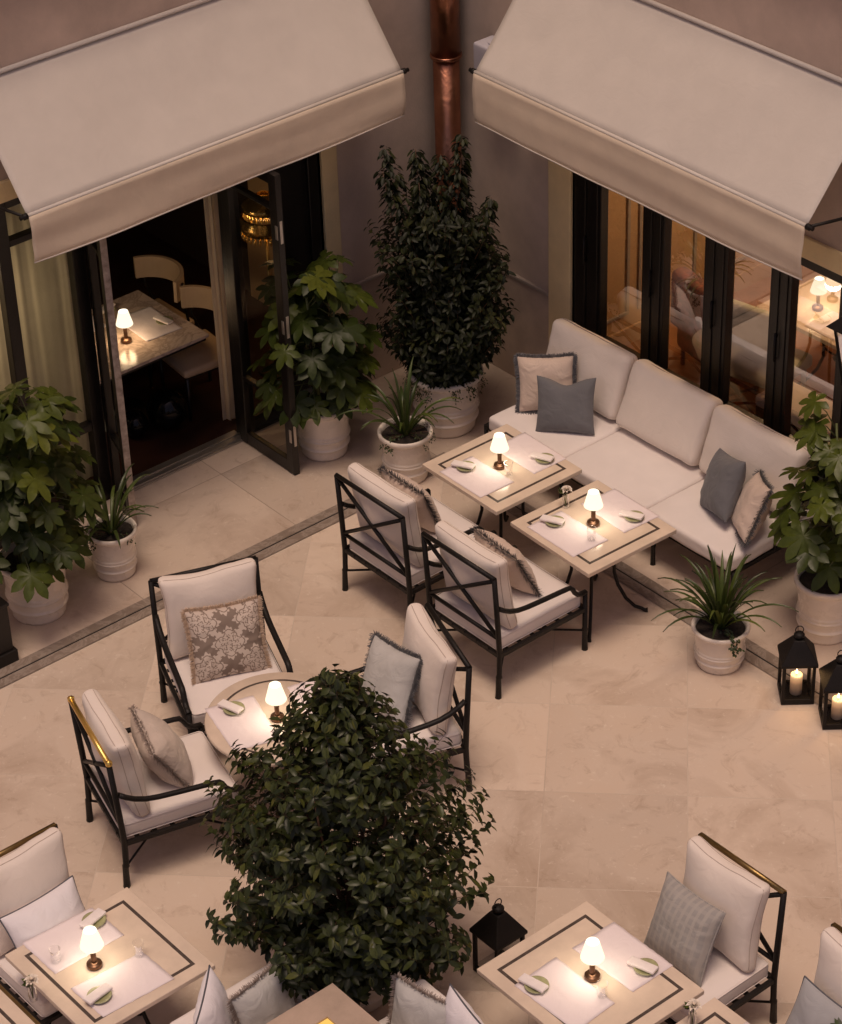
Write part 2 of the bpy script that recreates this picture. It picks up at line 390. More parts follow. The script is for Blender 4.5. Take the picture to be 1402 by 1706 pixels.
M['shrub'] = leafmat('evergreen_leaf', (.007,.010,.004), (.026,.032,.010), .5, .04, .22)
M['fatsR'] = leafmat('fatsia_leaf_lit', (.030,.045,.006), (.12,.15,.016), .38, .12, .3)  # brighter copy of the fatsia leaf, light on it put into the colour
M['blade'] = leafmat('strap_leaf', (.028,.046,.010), (.085,.12,.024), .4, .12)
M['ivy'] = leafmat('trailing_leaf', (.018,.032,.010), (.05,.085,.02), .45, .08)
M['bark'] = pmat('twig_bark', (.14,.075,.045), .8, .3, 12, .3, 60)
M['stem'] = pmat('green_stem', (.10,.12,.04), .6, .2, 10, .1)
M['lanternm'] = pmat('lantern_black', (.010,.008,.007), .55, .3, 10, .15, 80, spec=.25)
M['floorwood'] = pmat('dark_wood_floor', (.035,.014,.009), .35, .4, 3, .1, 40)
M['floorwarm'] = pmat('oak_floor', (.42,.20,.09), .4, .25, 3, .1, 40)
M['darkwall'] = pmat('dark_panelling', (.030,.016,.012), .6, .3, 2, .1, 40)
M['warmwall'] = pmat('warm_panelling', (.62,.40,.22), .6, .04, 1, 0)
M['curtain'] = fabric('curtain_linen', (.85,.73,.56), .05, 500, .2)
M['sheer'] = fabric('sheer_curtain', (.56,.51,.39), .06, 500, .2)
translucent(M['curtain'], .55); translucent(M['sheer'], .6)
M['hide'] = pmat('cream_leather', (.50,.36,.23), .5, .06, 6, .08, 90)
M['mint'] = pmat('mint_upholstery', (.56,.58,.42), .7, .06, 6, .08, 90)
M['rose'] = pmat('rose_patterned_cloth', (.50,.20,.15), .8, .5, 12, .08, 90, col2=(.10,.07,.07))
M['woodm'] = pmat('mid_wood', (.30,.13,.06), .5, .2, 6, .1, 60)
M['console'] = pmat('limed_oak', (.46,.35,.27), .6, .14, 5, .25, 70, detail=9)
M['amber'] = emis('amber_lit_panel', (1.0,.55,.12), 1.15)
M['white'] = pmat('white_casing', (.50,.48,.53), .5, .04, 5, .03)
M['petal'] = pmat('white_petal', (.80,.72,.62), .6, .05, 30, .05)
M['blackgloss'] = pmat('black_gloss_ceramic', (.004,.004,.004), .06, .1, 5, 0, spec=.25)
M['crystal'] = pmat('gilt_crystal', (.85,.55,.20), .15, .3, 30, .3, 40, metal=.9)

# ------------------------------------------------------------------ setting
WX, WY = 11.66, 13.83      # inner faces of the two courtyard walls
g = MB(); g.add([(-6,-6,0),(WX-.004+3,-6,0),(WX+2.99,WY+3,0),(-6,WY+3,0)], [(0,1,2,3)])
fl = struct(g.build('courtyard_floor', M['floor']))
# shift of the tile grid: rotated coordinates (u,v) joints at u=.326, v=12.5
mp = [n for n in M['floor'].node_tree.nodes if n.type == 'MAPPING'][0]
mp.inputs['Rotation'].default_value = (0,0,radians(45))
mp.inputs['Location'].default_value = (-.326+.90*10, -12.505+.885*20, 0)
mp = [n for n in M['terrace'].node_tree.nodes if n.type == 'MAPPING'][0]
mp.inputs['Location'].default_value = (.35, -13.55+12, 0)
t = MB()
sx, sy = 10.52, 12.64
t.add([(-6,sy,.004),(sx,sy,.004),(WX+.3,sy,.004),(WX+.3,WY+.25,.004),(-6,WY+.25,.004),(sx,-6,.004),(WX+.3,-6,.004)],
      [(0,1,2,3,4),(1,5,6,2)])
struct(t.build('terrace_paving', M['terrace']))
b = MB()
for (lo, hi, mi) in ((.0,.082,0),(.082,.096,1),(.096,.178,0)):
    z = .008 if mi == 0 else .006
    b.add([(-6,sy-hi,z),(sx-hi,sy-hi,z),(sx-lo,sy-lo,z),(-6,sy-lo,z),(sx-hi,-6,z),(sx-lo,-6,z)], [(0,1,2,3),(1,4,5,2)], mi)
struct(b.build('border_strip', [M['strip'], M['slot']]))

# left facade ---------------------------------------------------------
TH = .26
LF = thing('building_facade', 'taupe plastered wall with black french doors on the left of the courtyard', 'building', (9,WY,0))
def rel(o, P):      # shift a mesh built in world coordinates under its thing
    o.parent = P; o.location = -Vector(P.location) if P.rotation_euler.z == 0 else o.location
    return o
w = MB()
w.box(10.40, WX+TH, WY, WY+TH, -.2, 12); w.box(2, 10.40, WY, WY+TH, 2.68, 12); w.box(2, 6.6, WY, WY+TH, -.2, 2.68)
rel(w.build('plaster_wall', M['wall']), LF)
w = MB(); w.box(10.545, WX-.021, WY-.02, WY-.0005, .006, .90)
rel(w.build('dado', M['wallbase'], bevel=.006), LF if 'WY-.032' in 'w.box(10.545, WX-.033, WY-.032, WY-.0005, .90, .93)' else RF)
w = MB(); w.box(10.545, WX-.033, WY-.032, WY-.0005, .90, .93)
rel(w.build('dado_ledge', M['cornice'], bevel=.006), LF)
w = MB(); w.box(10.40, 10.545, WY-.025, WY+.10, .0, 2.83); w.box(6.6, 10.545, WY-.028, WY+.10, 2.681, 2.83)
rel(w.build('stone_surround', M['stone'], bevel=.006), LF)
w = MB(); w.box(2, WX, WY-.10, WY-.001, 4.32, 4.42); w.box(2, WX, WY-.06, WY-.001, 4.24, 4.319)
rel(w.build('cornice', M['cornice'], bevel=.01), LF)
# fixed frame of the left opening
fr = MB()
Y0, Y1 = WY+.02, WY+.10
for x0, x1 in ((6.6,6.70),(7.656,7.75),(8.225,8.33),(9.53,9.66),(10.30,10.399)):
    fr.box(x0, x1, Y0, Y1, .0, 2.68)
for x0, x1 in ((6.70,7.656),(7.75,8.225),(8.33,9.53),(9.66,10.30)):
    fr.box(x0, x1, Y0+.003, Y1-.003, 2.60, 2.679)
for x0, x1 in ((6.70,7.656),(7.75,8.225)):
    fr.box(x0, x1, Y0+.004, Y1-.004, 2.31, 2.36); fr.box(x0, x1, Y0+.004, Y1-.004, .63, .69); fr.box(x0, x1, Y0+.004, Y1-.004, .0, .12)
fr.box(8.33, 9.53, Y0+.004, Y1-.004, 2.31, 2.38)
rel(fr.build('door_frame', M['frame'], bevel=.006), LF)
for x0, x1, z0, z1 in ((6.70,7.656,.12,.63),(6.70,7.656,.69,2.31),(6.70,7.656,2.36,2.6),(7.75,8.225,.12,.63),(7.75,8.225,.69,2.31),(7.75,8.225,2.36,2.6)):
    p = MB(); p.add([(x0,WY+.06,z0),(x1,WY+.06,z0),(x1,WY+.06,z1),(x0,WY+.06,z1)], [(0,1,2,3)])
    rel(p.build('window_pane', M['glass']), LF)
p = MB(); p.add([(9.66,WY+.06,.12),(9.98,WY+.06,.12),(9.98,WY+.06,2.6),(9.66,WY+.06,2.6)], [(0,1,2,3)]); rel(p.build('window_pane', M['glass']), LF)
p = MB(); p.box(9.98, 10.30, WY+.045, WY+.075, .0, 2.6); p.box(9.66,9.979,WY+.045,WY+.075,.0,.12)
for z0, z1 in ((.14,.62),(.72,2.25)): p.box(10.03, 10.25, WY+.036, WY+.0449, z0, z1)
rel(p.build('closed_door', M['frame'], bevel=.004), LF)
p = MB(); p.box(8.33, 9.53, WY-.03, WY+.13, .005, .02); p.box(8.33, 9.53, WY-.012, WY+.0, .02, .03); p.box(8.33, 9.53, WY+.05, WY+.065, .02, .03)
rel(p.build('threshold', M['steel'], bevel=.003), LF)

def door_leaf(hinge, rz, width, h, pane_z, edge_mat, label, hinges=True):
    # local: x from hinge outward, y thickness
    st, th = .085, .052
    k = D.objects.new('door_leaf', None); COL.objects.link(k); k.parent = LF
    k.location = Vector((hinge[0],hinge[1],0))-Vector(LF.location); k.rotation_euler = (0,0,rz); k['label'] = label
    f = MB()
    f.box(0, st, -th/2, th/2, .012, h); f.box(width-st, width-.004, -th/2, th/2, .012, h)
    zs = sorted(pane_z)
    rails = [(.012,.115)] + [(z-.016,z+.016) for z in zs] + [(h-.09,h)]
    for a, b_ in rails: f.box(st, width-st, -th/2+.003, th/2-.003, a, b_)
    f.build('leaf_frame', M['frame'], k, bevel=.005)
    e = MB(); e.box(width-.0038, width, -th/2+.002, th/2-.002, .012, h); e.build('leaf_edge', edge_mat, k)
    for (a0,a1),(b0,b1) in zip(rails[:-1], rails[1:]):
        p = MB(); p.add([(st,0,a1),(width-st,0,a1),(width-st,0,b0),(st,0,b0)], [(0,1,2,3)]); p.build('pane', M['glass'], k)
    if hinges:
        for z in (.35,1.28,2.05):
            q = MB(); q.box(width-.03, width-.004, -th/2-.006, -th/2-.0005, z-.055, z+.055)
            q.box(width+.0005, width+.005, -.012, .012, z-.09, z+.09); q.build('hinge_plate', M['steel'], k, bevel=.002)
    return k
door_leaf((9.515,13.82), radians(-90), .67, 2.5, (.60,2.22), M['frame'], 'right glazed door leaf swung open square to the wall')
lw = math.atan2(13.41-13.82, 8.215-8.345)
door_leaf((8.345,13.82), lw, .43, 2.5, (.60,2.22), M['edge'], 'left door leaf swung open with a pale worn edge', hinges=False)

# right facade --------------------------------------------------------
RF = thing('building_facade', 'taupe plastered wall with row of black folding windows behind the sofa', 'building', (WX,9,0))
w = MB()
w.box(WX, WX+TH, 12.45, WY-.0005, -.2, 12); w.box(WX, WX+TH, -2, 12.45, 2.24, 12); w.box(WX, WX+TH, -2, 5.0, -.2, 2.24)
rel(w.build('plaster_wall', M['wall']), RF)
w = MB(); w.box(WX-.02, WX-.0005, 12.69, WY-.0005, .006, .90)
rel(w.build('dado', M['wallbase'], bevel=.006), LF if 'WY-.032' in 'w.box(WX-.032, WX-.0005, 12.69, WY-.0005, .90, .93)' else RF)
w = MB(); w.box(WX-.032, WX-.0005, 12.69, WY-.0005, .90, .93)
rel(w.build('dado_ledge', M['cornice'], bevel=.006), RF)
w = MB(); w.box(WX-.025, WX+.1, 12.45, 12.69, 0, 2.24); w.box(WX-.028, WX-.0005, 5.0, 12.69, 2.241, 2.40)
rel(w.build('stone_surround', M['stone'], bevel=.006), RF)
w = MB(); w.box(WX-.10, WX-.001, -2, WY-.101, 4.32, 4.42); w.box(WX-.06, WX-.001, -2, WY-.061, 4.24, 4.319)
rel(w.build('cornice', M['cornice'], bevel=.01), RF)
w = MB(); w.box(WX-.012, WX-.0005, 13.10, 13.22, .28, .40); rel(w.build('wall_vent', M['cornice'], bevel=.003), RF)
posts = [(12.157,12.449),(11.507,11.727),(10.886,11.11),(10.288,10.482),(9.66,9.86),(9.04,9.24),(8.42,8.62)]
X0, X1 = WX+.01, WX+.085
fr = MB()
for y0, y1 in posts:
    fr.box(X0, X1, y0, y1, .0, 2.239)
    ym = (y0+y1)/2; fr.box(X0-.010, X0-.0004, y0+.03, ym-.012, .78, 2.14); fr.box(X0-.010, X0-.0004, ym+.012, y1-.03, .78, 2.14)
ends = [p for q in posts for p in (q[1], q[0])]
gaps = [(posts[i+1][1], posts[i][0]) for i in range(len(posts)-1)]
for y0, y1 in gaps:
    fr.box(X0+.003, X1-.003, y0, y1, .69, .745); fr.box(X0+.003, X1-.003, y0, y1, 2.15, 2.239); fr.box(X0+.003, X1-.003, y0, y1, 0, .10)
fr.box(X0-.03, X0-.0005, 8.42, 12.449, .655, .689)
rel(fr.build('window_frame', M['frame'], bevel=.005), RF)
for y0, y1 in gaps:
    p = MB(); p.add([(WX+.05,y0,.745),(WX+.05,y1,.745),(WX+.05,y1,2.15),(WX+.05,y0,2.15)], [(0,1,2,3)]); rel(p.build('window_pane', M['glass']), RF)
    p = MB(); p.box(WX+.03, WX+.06, y0, y1, .10, .69); rel(p.build('lower_panel', M['frame']), RF)
for y0, y1 in posts[:4]:
    ym = (y0+y1)/2
    for z in (1.45,):
        q = MB(); q.tube([(X0-.03,ym,z-.11),(X0-.035,ym,z),(X0-.03,ym,z+.11)], .009); q.box(X0-.03, X0-.0105, ym-.008, ym+.008, z-.1, z-.085); q.box(X0-.03, X0-.0105, ym-.008, ym+.008, z+.085, z+.1)
        rel(q.build('window_handle', M['black']), RF)

# rooms behind --------------------------------------------------------
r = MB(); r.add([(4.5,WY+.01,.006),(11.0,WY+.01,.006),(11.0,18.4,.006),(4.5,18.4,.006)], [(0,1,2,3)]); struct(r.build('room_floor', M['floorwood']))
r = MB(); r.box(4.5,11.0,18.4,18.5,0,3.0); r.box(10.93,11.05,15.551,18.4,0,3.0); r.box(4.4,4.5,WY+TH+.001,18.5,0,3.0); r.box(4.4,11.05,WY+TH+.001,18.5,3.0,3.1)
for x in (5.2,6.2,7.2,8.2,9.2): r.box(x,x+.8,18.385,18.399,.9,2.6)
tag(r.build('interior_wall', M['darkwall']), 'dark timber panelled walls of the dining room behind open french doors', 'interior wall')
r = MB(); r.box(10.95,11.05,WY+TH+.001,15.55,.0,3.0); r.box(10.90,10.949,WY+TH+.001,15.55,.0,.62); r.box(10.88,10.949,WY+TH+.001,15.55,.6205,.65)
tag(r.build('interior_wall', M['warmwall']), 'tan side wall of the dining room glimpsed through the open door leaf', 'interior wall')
r = MB(); r.add([(WX+.09,4,.006),(16.5,4,.006),(16.5,12.86,.006),(WX+.09,12.86,.006)], [(0,1,2,3)]); struct(r.build('room_floor', M['floorwarm']))
IW = thing('interior_wall', 'warm cream panelled walls of the lounge behind the folding windows', 'interior wall', (13,12.86,0))
r = MB(); r.box(WX+TH,16.5,12.86,12.95,0,3.0); r.box(16.5,16.6,4,12.95,0,3.0); r.box(WX+TH,16.6,4,12.95,3.0,3.1)
rel(r.build('plaster_wall', M['warmwall']), IW)
r = MB(); r.box(WX+TH,16.5,12.835,12.859,.0,.16); r.box(16.475,16.499,4,12.83,0,.16)
rel(r.build('skirting', M['warmwall'], bevel=.006), IW)
r = MB()
for x in (12.0,12.75,13.6,14.45):
    for a0,a1,b0,b1 in ((x,x+.65,.28,.31),(x,x+.65,2.35,2.38)): r.box(a0,a1,12.842,12.859,b0,b1)
    for a in (x,x+.62): r.box(a,a+.03,12.842,12.859,.311,2.349)
rel(r.build('wall_moulding', M['cornice'], bevel=.004), IW)

# ------------------------------------------------------------------ awnings
def awning(label, x0, x1, out, zf, zt, rz, loc, vh, seed):
    # local: x along the wall, y outward (away from wall), z up
    A = thing('awning', label, 'awning', loc, rz, 'cream canvas awnings on the courtyard walls')
    nx, ny = 60, 14; vs = []; fs = []
    for j in range(ny+1):
        tt = j/ny
        for i in range(nx+1):
            s_ = i/nx; x = x0+(x1-x0)*s_
            y = out*tt; z = zt+(zf-zt)*tt
            k = mnoise.noise(Vector((x*1.3+seed, tt*.8, seed)))*.016*sin(pi*tt) + .007*abs(mnoise.noise(Vector((x*2.2+tt*1.1+seed, (x-tt)*.6, seed+4))))*sin(pi*tt) + .004*sin(x*9+seed)*tt*sin(pi*min(1,tt*1.02))
            e = min(s_,1-s_); k += .010*math.exp(-e*22)*sin(tt*pi)*sin(s_*220)
            vs.append((x, y+k*.8, z+k-.012*sin(pi*tt)))
    for j in range(ny):
        for i in range(nx): fs.append((j*(nx+1)+i, j*(nx+1)+i+1, (j+1)*(nx+1)+i+1, (j+1)*(nx+1)+i))
    m = MB(); m.add(vs, fs, 0, True); o = m.build('canvas', M['canvas'], A)
    so = o.modifiers.new('thick','SOLIDIFY'); so.thickness = .003
    vs = []; fs = []; nz = 10; nx = 90
    for j in range(nz+1):
        tt = j/nz
        for i in range(nx+1):
            s_ = i/nx; x = x0+(x1-x0)*s_
            wv = .015*mnoise.noise(Vector((x*.8+seed*3, tt*2.6+x*.25, 0)))*min(1,tt*3) + .007*sin(x*3.1+seed+tt*1.6)*tt*tt
            e = min(s_,1-s_); wv += .03*math.exp(-e*16)*tt*(1-tt)*2
            sag = -.014*sin(pi*s_)*tt + .008*mnoise.noise(Vector((x*2.0, seed, 3)))*tt
            vs.append((x+.004*tt*sin(x*5), out+.0135+wv, zf-.004-vh*tt+sag))
    for j in range(nz):
        for i in range(nx): fs.append((j*(nx+1)+i, (j+1)*(nx+1)+i, (j+1)*(nx+1)+i+1, j*(nx+1)+i+1))
    m = MB(); m.add(vs, fs, 0, True); o = m.build('valance', M['valance'], A)
    so = o.modifiers.new('thick','SOLIDIFY'); so.thickness = .003
    hm = MB(); hm.tube([Vector(v)+Vector((0,.001,0)) for v in vs[-(nx+1):]], .006, 6); hm.build('hem', M['canvas'], A)
    f = MB(); f.tube([(x0-.004,out,zf+.001),(x1+.004,out,zf+.001)], .013, 12); f.build('front_bar', M['canvas'], A)
    for x, sg in ((x0,-1),(x1,1)):
        c = MB(); c.tube([(x+sg*.002,out,zf),(x+sg*.03,out,zf),(x+sg*.032,out,zf),(x+sg*.055,out,zf)], [.022,.022,.012,.016], 10); c.build('end_cap', M['black'], A)
        c = MB(); c.tube([(x+sg*.02,out-.01,zf),(x+sg*.02,.01,zf-.10)], .011, 8); c.box(x+sg*.02-.025,x+sg*.02+.025,.0,.02,zf-.17,zf-.03); c.build('arm', M['black'], A)
    bx = MB(); bx.tube([(x0-.01,.018,zt+.002),(x1+.01,.018,zt+.002)], .017, 12); bx.build('roller', M['canvas'], A)
    return A
awning('wide cream canvas awning over the open french doors', -3.17, 0, WY-13.235, 2.86, 3.60, pi, (10.73-3.17,WY,0), .335, 1.7)
awning('wide cream canvas awning above the sofa and folding windows', 0, 3.17, WX-11.075, 2.88, 3.60, pi/2, (WX,9.67,0), .38, 5.2)
# copper downpipe
P = thing('downpipe', 'round copper downpipe rising in the corner between the awnings', 'drainpipe', (11.50,13.66,0))
m = MB(); m.tube([(0,0,.0),(0,0,2.62)], .100, 28); m.tube([(0,0,2.60),(0,0,3.62)], .111, 28); m.tube([(0,0,3.60),(0,0,11.9)], .118, 28)
m.build('pipe', M['copper'], P)
for z, rr in ((.9,.105),(2.61,.116),(3.61,.123),(5.2,.124)):
    m = MB(); m.lathe([(rr-.012,z-.014),(rr+.004,z-.014),(rr+.006,z),(rr+.004,z+.014),(rr-.012,z+.014)], 28); m.build('collar', M['copper'], P)
for z in (1.4,4.2):
    m = MB(); m.bar((.08,.08,z),(.165,.165,z),.03,.03); m.build('bracket', M['copper'], P)
# white box
W = thing('wall_box', 'small white casing on the wall beside the copper downpipe', 'box', (WX,13.16,2.47))
m = MB(); rboxmesh(m, .20, .30, .36, .02, c=(-.102,0,.19)); m.build('casing', M['white'], W, merge=1e-5)
m = MB(); m.tube([(-.10,.02,.371),(-.10,.02,.385)], .05, 20); m.build('cap', M['white'], W)

# ------------------------------------------------------------------ furniture protos
def iron_ring(mb, c, r, z, rr=.008):
    mb.tube([(c[0]+r*cos(2*pi*i/24), c[1]+r*sin(2*pi*i/24), z) for i in range(24)], rr, 6, closed=True)
def cushion_cord(mb, w, h, r, y, z0, n=10):
    # rounded rectangle cord in the xz plane
    pts = []
    for cx, cz, a0 in ((w/2-r,h/2-r,0),(-w/2+r,h/2-r,90),(-w/2+r,-h/2+r,180),(w/2-r,-h/2+r,270)):
        for i in range(5):
            a = radians(a0+i*22.5); pts.append((cx+r*cos(a), y, z0+cz+r*sin(a)))
    mb.tube(pts, .0035, 5, closed=True)
def armchair(name, label, w=.70, d=.77, arms=True, toprail='black', h=.97, group=None):
    A = thing(name, label, 'armchair' if arms else 'chair', group=group)
    hw = w/2; yb = -d/2; yf = d/2
    R_ = .0195
    for sx_ in (-1,1):
        x = sx_*hw
        m = MB(); m.tube([(x,yb-.012,0),(x,yb-.010,.02),(x,yb-.006,.16),(x,yb-.002,.165),(x,yb,.18),(x,yb+.006,.345),(x,yb-.004,.55),(x,yb-.03,h)], [.023,.022,.019,.024,.019,R_,R_,.018], 8)
        m.build('rear_leg', M['iron'], A)
        fh = .478 if arms else .35
        m = MB(); m.tube([(x,yf,0),(x,yf,.02),(x,yf,.16),(x,yf,.165),(x,yf,.18),(x,yf,fh)], [.023,.022,.019,.024,.019,.018], 8)
        m.build('front_leg', M['iron'], A)
        if arms:
            m = MB()
            prof = [(yb+.004,.72),(yb+.05,.683),(yb+.10,.652),(yb+.17,.625),(yb+.25,.611),(yb+.37,.600),(yb+.50,.590),(yb+.60,.582),(yb+.635,.576),(yb+.655,.555),(yb+.675,.515),(yb+.70,.490),(yb+.73,.480),(yf+.005,.478)]
            m.tube([(x,a,b) for a,b in prof], .0165, 8, flat=1.25); m.build('armrest', M['iron'], A)
    m = MB()
    for x in (-hw,hw): m.bar((x,yb+.01,.338),(x,yf-.01,.338),.026,.028)
    for y in (yb+.004,yf): m.bar((-hw+.014,y,.338),(hw-.014,y,.338),.026,.028)
    for i in range(6): m.bar((-hw+.02, yb+.10+i*(d-.2)/5, .330),(hw-.02, yb+.10+i*(d-.2)/5, .330),.03,.006)
    for i in range(5): m.box(-hw+.10+i*(w-.22)/4,-hw+.125+i*(w-.22)/4,yb-.012,yb+.0,.340,.362)
    m.build('seat_frame', M['iron'], A)
    m = MB()
    yl = yb+.002; yt = yb-.029
    m.tube([(-hw,yl,.475),(hw,yl,.475)], .0145, 8)
    m.tube([(-hw+.01,yl-.001,.485),(hw-.01,yt,h-.02)], .0145, 8); m.tube([(hw-.01,yl-.001,.485),(-hw+.01,yt,h-.02)], .0145, 8)
    m.lathe([(.0,-.018),(.020,-.012),(.020,.012),(0,.018)], 10, (0,(yl+yt)/2,.475+(h-.475)/2))
    m.build('back_lattice', M['iron'], A)
    m = MB(); m.tube([(-hw-.004,yt-.001,h),(hw+.004,yt-.001,h)], .0175, 8)
    if toprail == 'gold':
        m.lathe([(0,-.02),(.021,-.012),(.021,.012),(0,.02)], 10, (-hw,yt,h+.004)); m.lathe([(0,-.02),(.021,-.012),(.021,.012),(0,.02)], 10, (hw,yt,h+.004))
    m.build('top_rail', M['gold'] if toprail == 'gold' else (M['gold2'] if toprail == 'dark gold' else M['iron']), A)
    m = MB()
    m.tube([(-hw,yb+.0,.16),(0,.0,.175),(hw,yf,.16)], .008, 6); m.tube([(hw,yb+.0,.16),(0,.0,.177),(-hw,yf,.16)], .008, 6); m.build('stretcher', M['iron'], A)
    # cushions
    m = MB(); rboxmesh(m, w-.05, d-.02, .105, .026, .022, 0, 10, .004, 3, (0,.004,.405)); sc = m.build('seat_cushion', M['seat'], A, merge=1e-5)
    m = MB()
    for z in (.452,.362):
        pts = []
        ww, dd, rr = w-.052, d-.022, .03
        for cx, cy, a0 in ((ww/2-rr,dd/2-rr,0),(-ww/2+rr,dd/2-rr,90),(-ww/2+rr,-dd/2+rr,180),(ww/2-rr,-dd/2+rr,270)):
            for i in range(5):
                a = radians(a0+i*22.5); pts.append((cx+rr*cos(a), cy+.004+rr*sin(a), z))
        m.tube(pts, .003, 5, closed=True)
    m.build('piping', M['seam'] if False else M['seat'], sc)
    bw, bh, bt = w-.035, .60, .105
    xf = Matrix.Translation((0,yb+.115,.455+bh/2)) @ Matrix.Rotation(radians(9),4,'X')
    m = MB(); rboxmesh(m, bw, bh, bt, .045, .075, .06, 10, .009, 11, (0,0,0), .095, xf @ Matrix.Rotation(radians(90),4,'X')); bmp = m.mp; bc = m.build('back_cushion', M['cream'], A, merge=1e-5)
    m = MB()
    for zz in (-.30,.30):
        pts = []; K = 14
        for e in range(4):
            for q in range(K):
                t = -1+2*q/K; x_, y_ = ((t,-1),(1,t),(-t,1),(-1,-t))[e]
                pts.append(bmp((x_*bw/2,y_*bh/2,zz*bt)))
        m.tube(pts, .0026, 5, closed=True)
    m.build('seam', M['seam'], bc)
    return A
GA = 'iron armchairs in the courtyard'
ch = armchair('armchair', 'black iron armchair with cross back seen from behind, nearest the potted shrub and lantern row', group=GA)
ch.location = (9.25,10.50,0); ch.rotation_euler.z = -pi/2
ch['label'] = 'black cross-back iron armchair seen from behind, nearer the round table, fringed beige pillow inside'
c1 = dup(ch, (9.265,11.43,0), -pi/2, 'black cross-back iron armchair seen from behind, nearer the open french doors')
cA = dup(ch, (7.376,11.118,0), radians(158.9), 'armchair behind the round table holding a damask pillow')
cB0 = armchair('armchair', 'armchair with a bright gold top rail at the left of the round table', toprail='gold', group=GA, w=.68)
cB0.location = (6.442,10.52,0); cB0.rotation_euler.z = radians(-105)
cC = dup(ch, (7.837,10.035,0), radians(71), 'armchair right of the round table, half hidden by the dark bush')
GS = 'armless side chairs at the front tables'
cR = armchair('side_chair', 'armless chair with dark brass top rail holding a checked grey pillow', w=.63, d=.66, arms=False, toprail='dark gold', group=GS)
cR.location = (7.71,7.23,0); cR.rotation_euler.z = pi/2
dup(cR, (7.72,6.245,0), pi/2, 'armless chair cut off by the right edge of the photo')
dup(cR, (5.10,9.70,0), pi, 'armless chair at the left edge holding a white piped pillow')

# sofa -----------------------------------------------------------------
S = thing('sofa', 'long cream three seat outdoor sofa below the folding windows', 'sofa', (11.08,11.04,0))
def srel(o): o.parent = S; return o
sl = 2.60; hs = sl/2
m = MB()
for y in (-hs+.02,0,hs-.02):
    pass
for y in (-hs+.03,-.50,.45,hs-.03):
    for x in (-.42,.42):
        m = MB(); m.tube([(x,y,0),(x,y,.02),(x,y,.16),(x,y,.165),(x,y,.18),(x,y,.345 if x < 0 else (.80 if abs(y) > 1 else .35))], [.021,.019,.0165,.021,.0165,.0165], 8); srel(m.build('leg', M['iron']))
m = MB()
for x in (-.42,.42): m.bar((x,-hs+.03,.335),(x,hs-.03,.335),.028,.03)
for y in (-hs+.03,-.5,.45,hs-.03): m.bar((-.406,y,.3345),(.406,y,.3345),.026,.026)
m.tube([(.44,-hs+.02,.80),(.44,hs-.02,.80)], .017, 8)
for i in range(3):
    a = -hs+.03+i*(sl-.06)/3; b_ = a+(sl-.06)/3
    m.tube([(.43,a,.37),(.44,b_,.79)], .011, 6); m.tube([(.43,b_,.37),(.44,a,.79)], .011, 6)
srel(m.build('frame', M['iron']))
for y in (-hs+.03,hs-.03):
    m = MB(); m.tube([(.43,y,.64),(.34,y,.575),(.22,y,.54),(.08,y,.52),(-.02,y,.49),(-.03,y,.34)], .014, 8, flat=1.2); srel(m.build('armrest', M['iron']))
cuts = [-hs+.02,-.445,.42,hs-.10]
for i in range(3):
    a, b_ = cuts[i], cuts[i+1]
    m = MB(); rboxmesh(m, .86, b_-a-.004, .12, .03, .014, 0, 8, .004, i+2, (-.035,(a+b_)/2,.41)); srel(m.build('seat_cushion', M['seat'], merge=1e-5))
bc = [-hs+.05,-.375,.455,hs-.02]
for i in range(3):
    a, b_ = bc[i], bc[i+1]
    xf = Matrix.Translation((.245,(a+b_)/2,.735)) @ Matrix.Rotation(radians(18 if i != 1 else 24),4,'Y') @ Matrix.Rotation(radians(-90),4,'Y')
    m = MB(); rboxmesh(m, .52, b_-a-.012, .17, .06, .035, .02, 10, .009, i+20, (0,0,0), .02, xf)
    o = srel(m.build('back_cushion', M['cream'], merge=1e-5))
    m = MB(); pts = []
    for cx, cy, a0 in ((.205,(b_-a)/2-.06,0),(-.205,(b_-a)/2-.06,90),(-.205,-(b_-a)/2+.06,180),(.205,-(b_-a)/2+.06,270)):
        for k in range(5):
            an = radians(a0+k*22.5); pts.append(xf @ Vector((cx+.05*cos(an), cy+.05*sin(an), .0)))
    m.tube(pts, .004, 5, closed=True); o2 = m.build('seam', M['seam'], o)

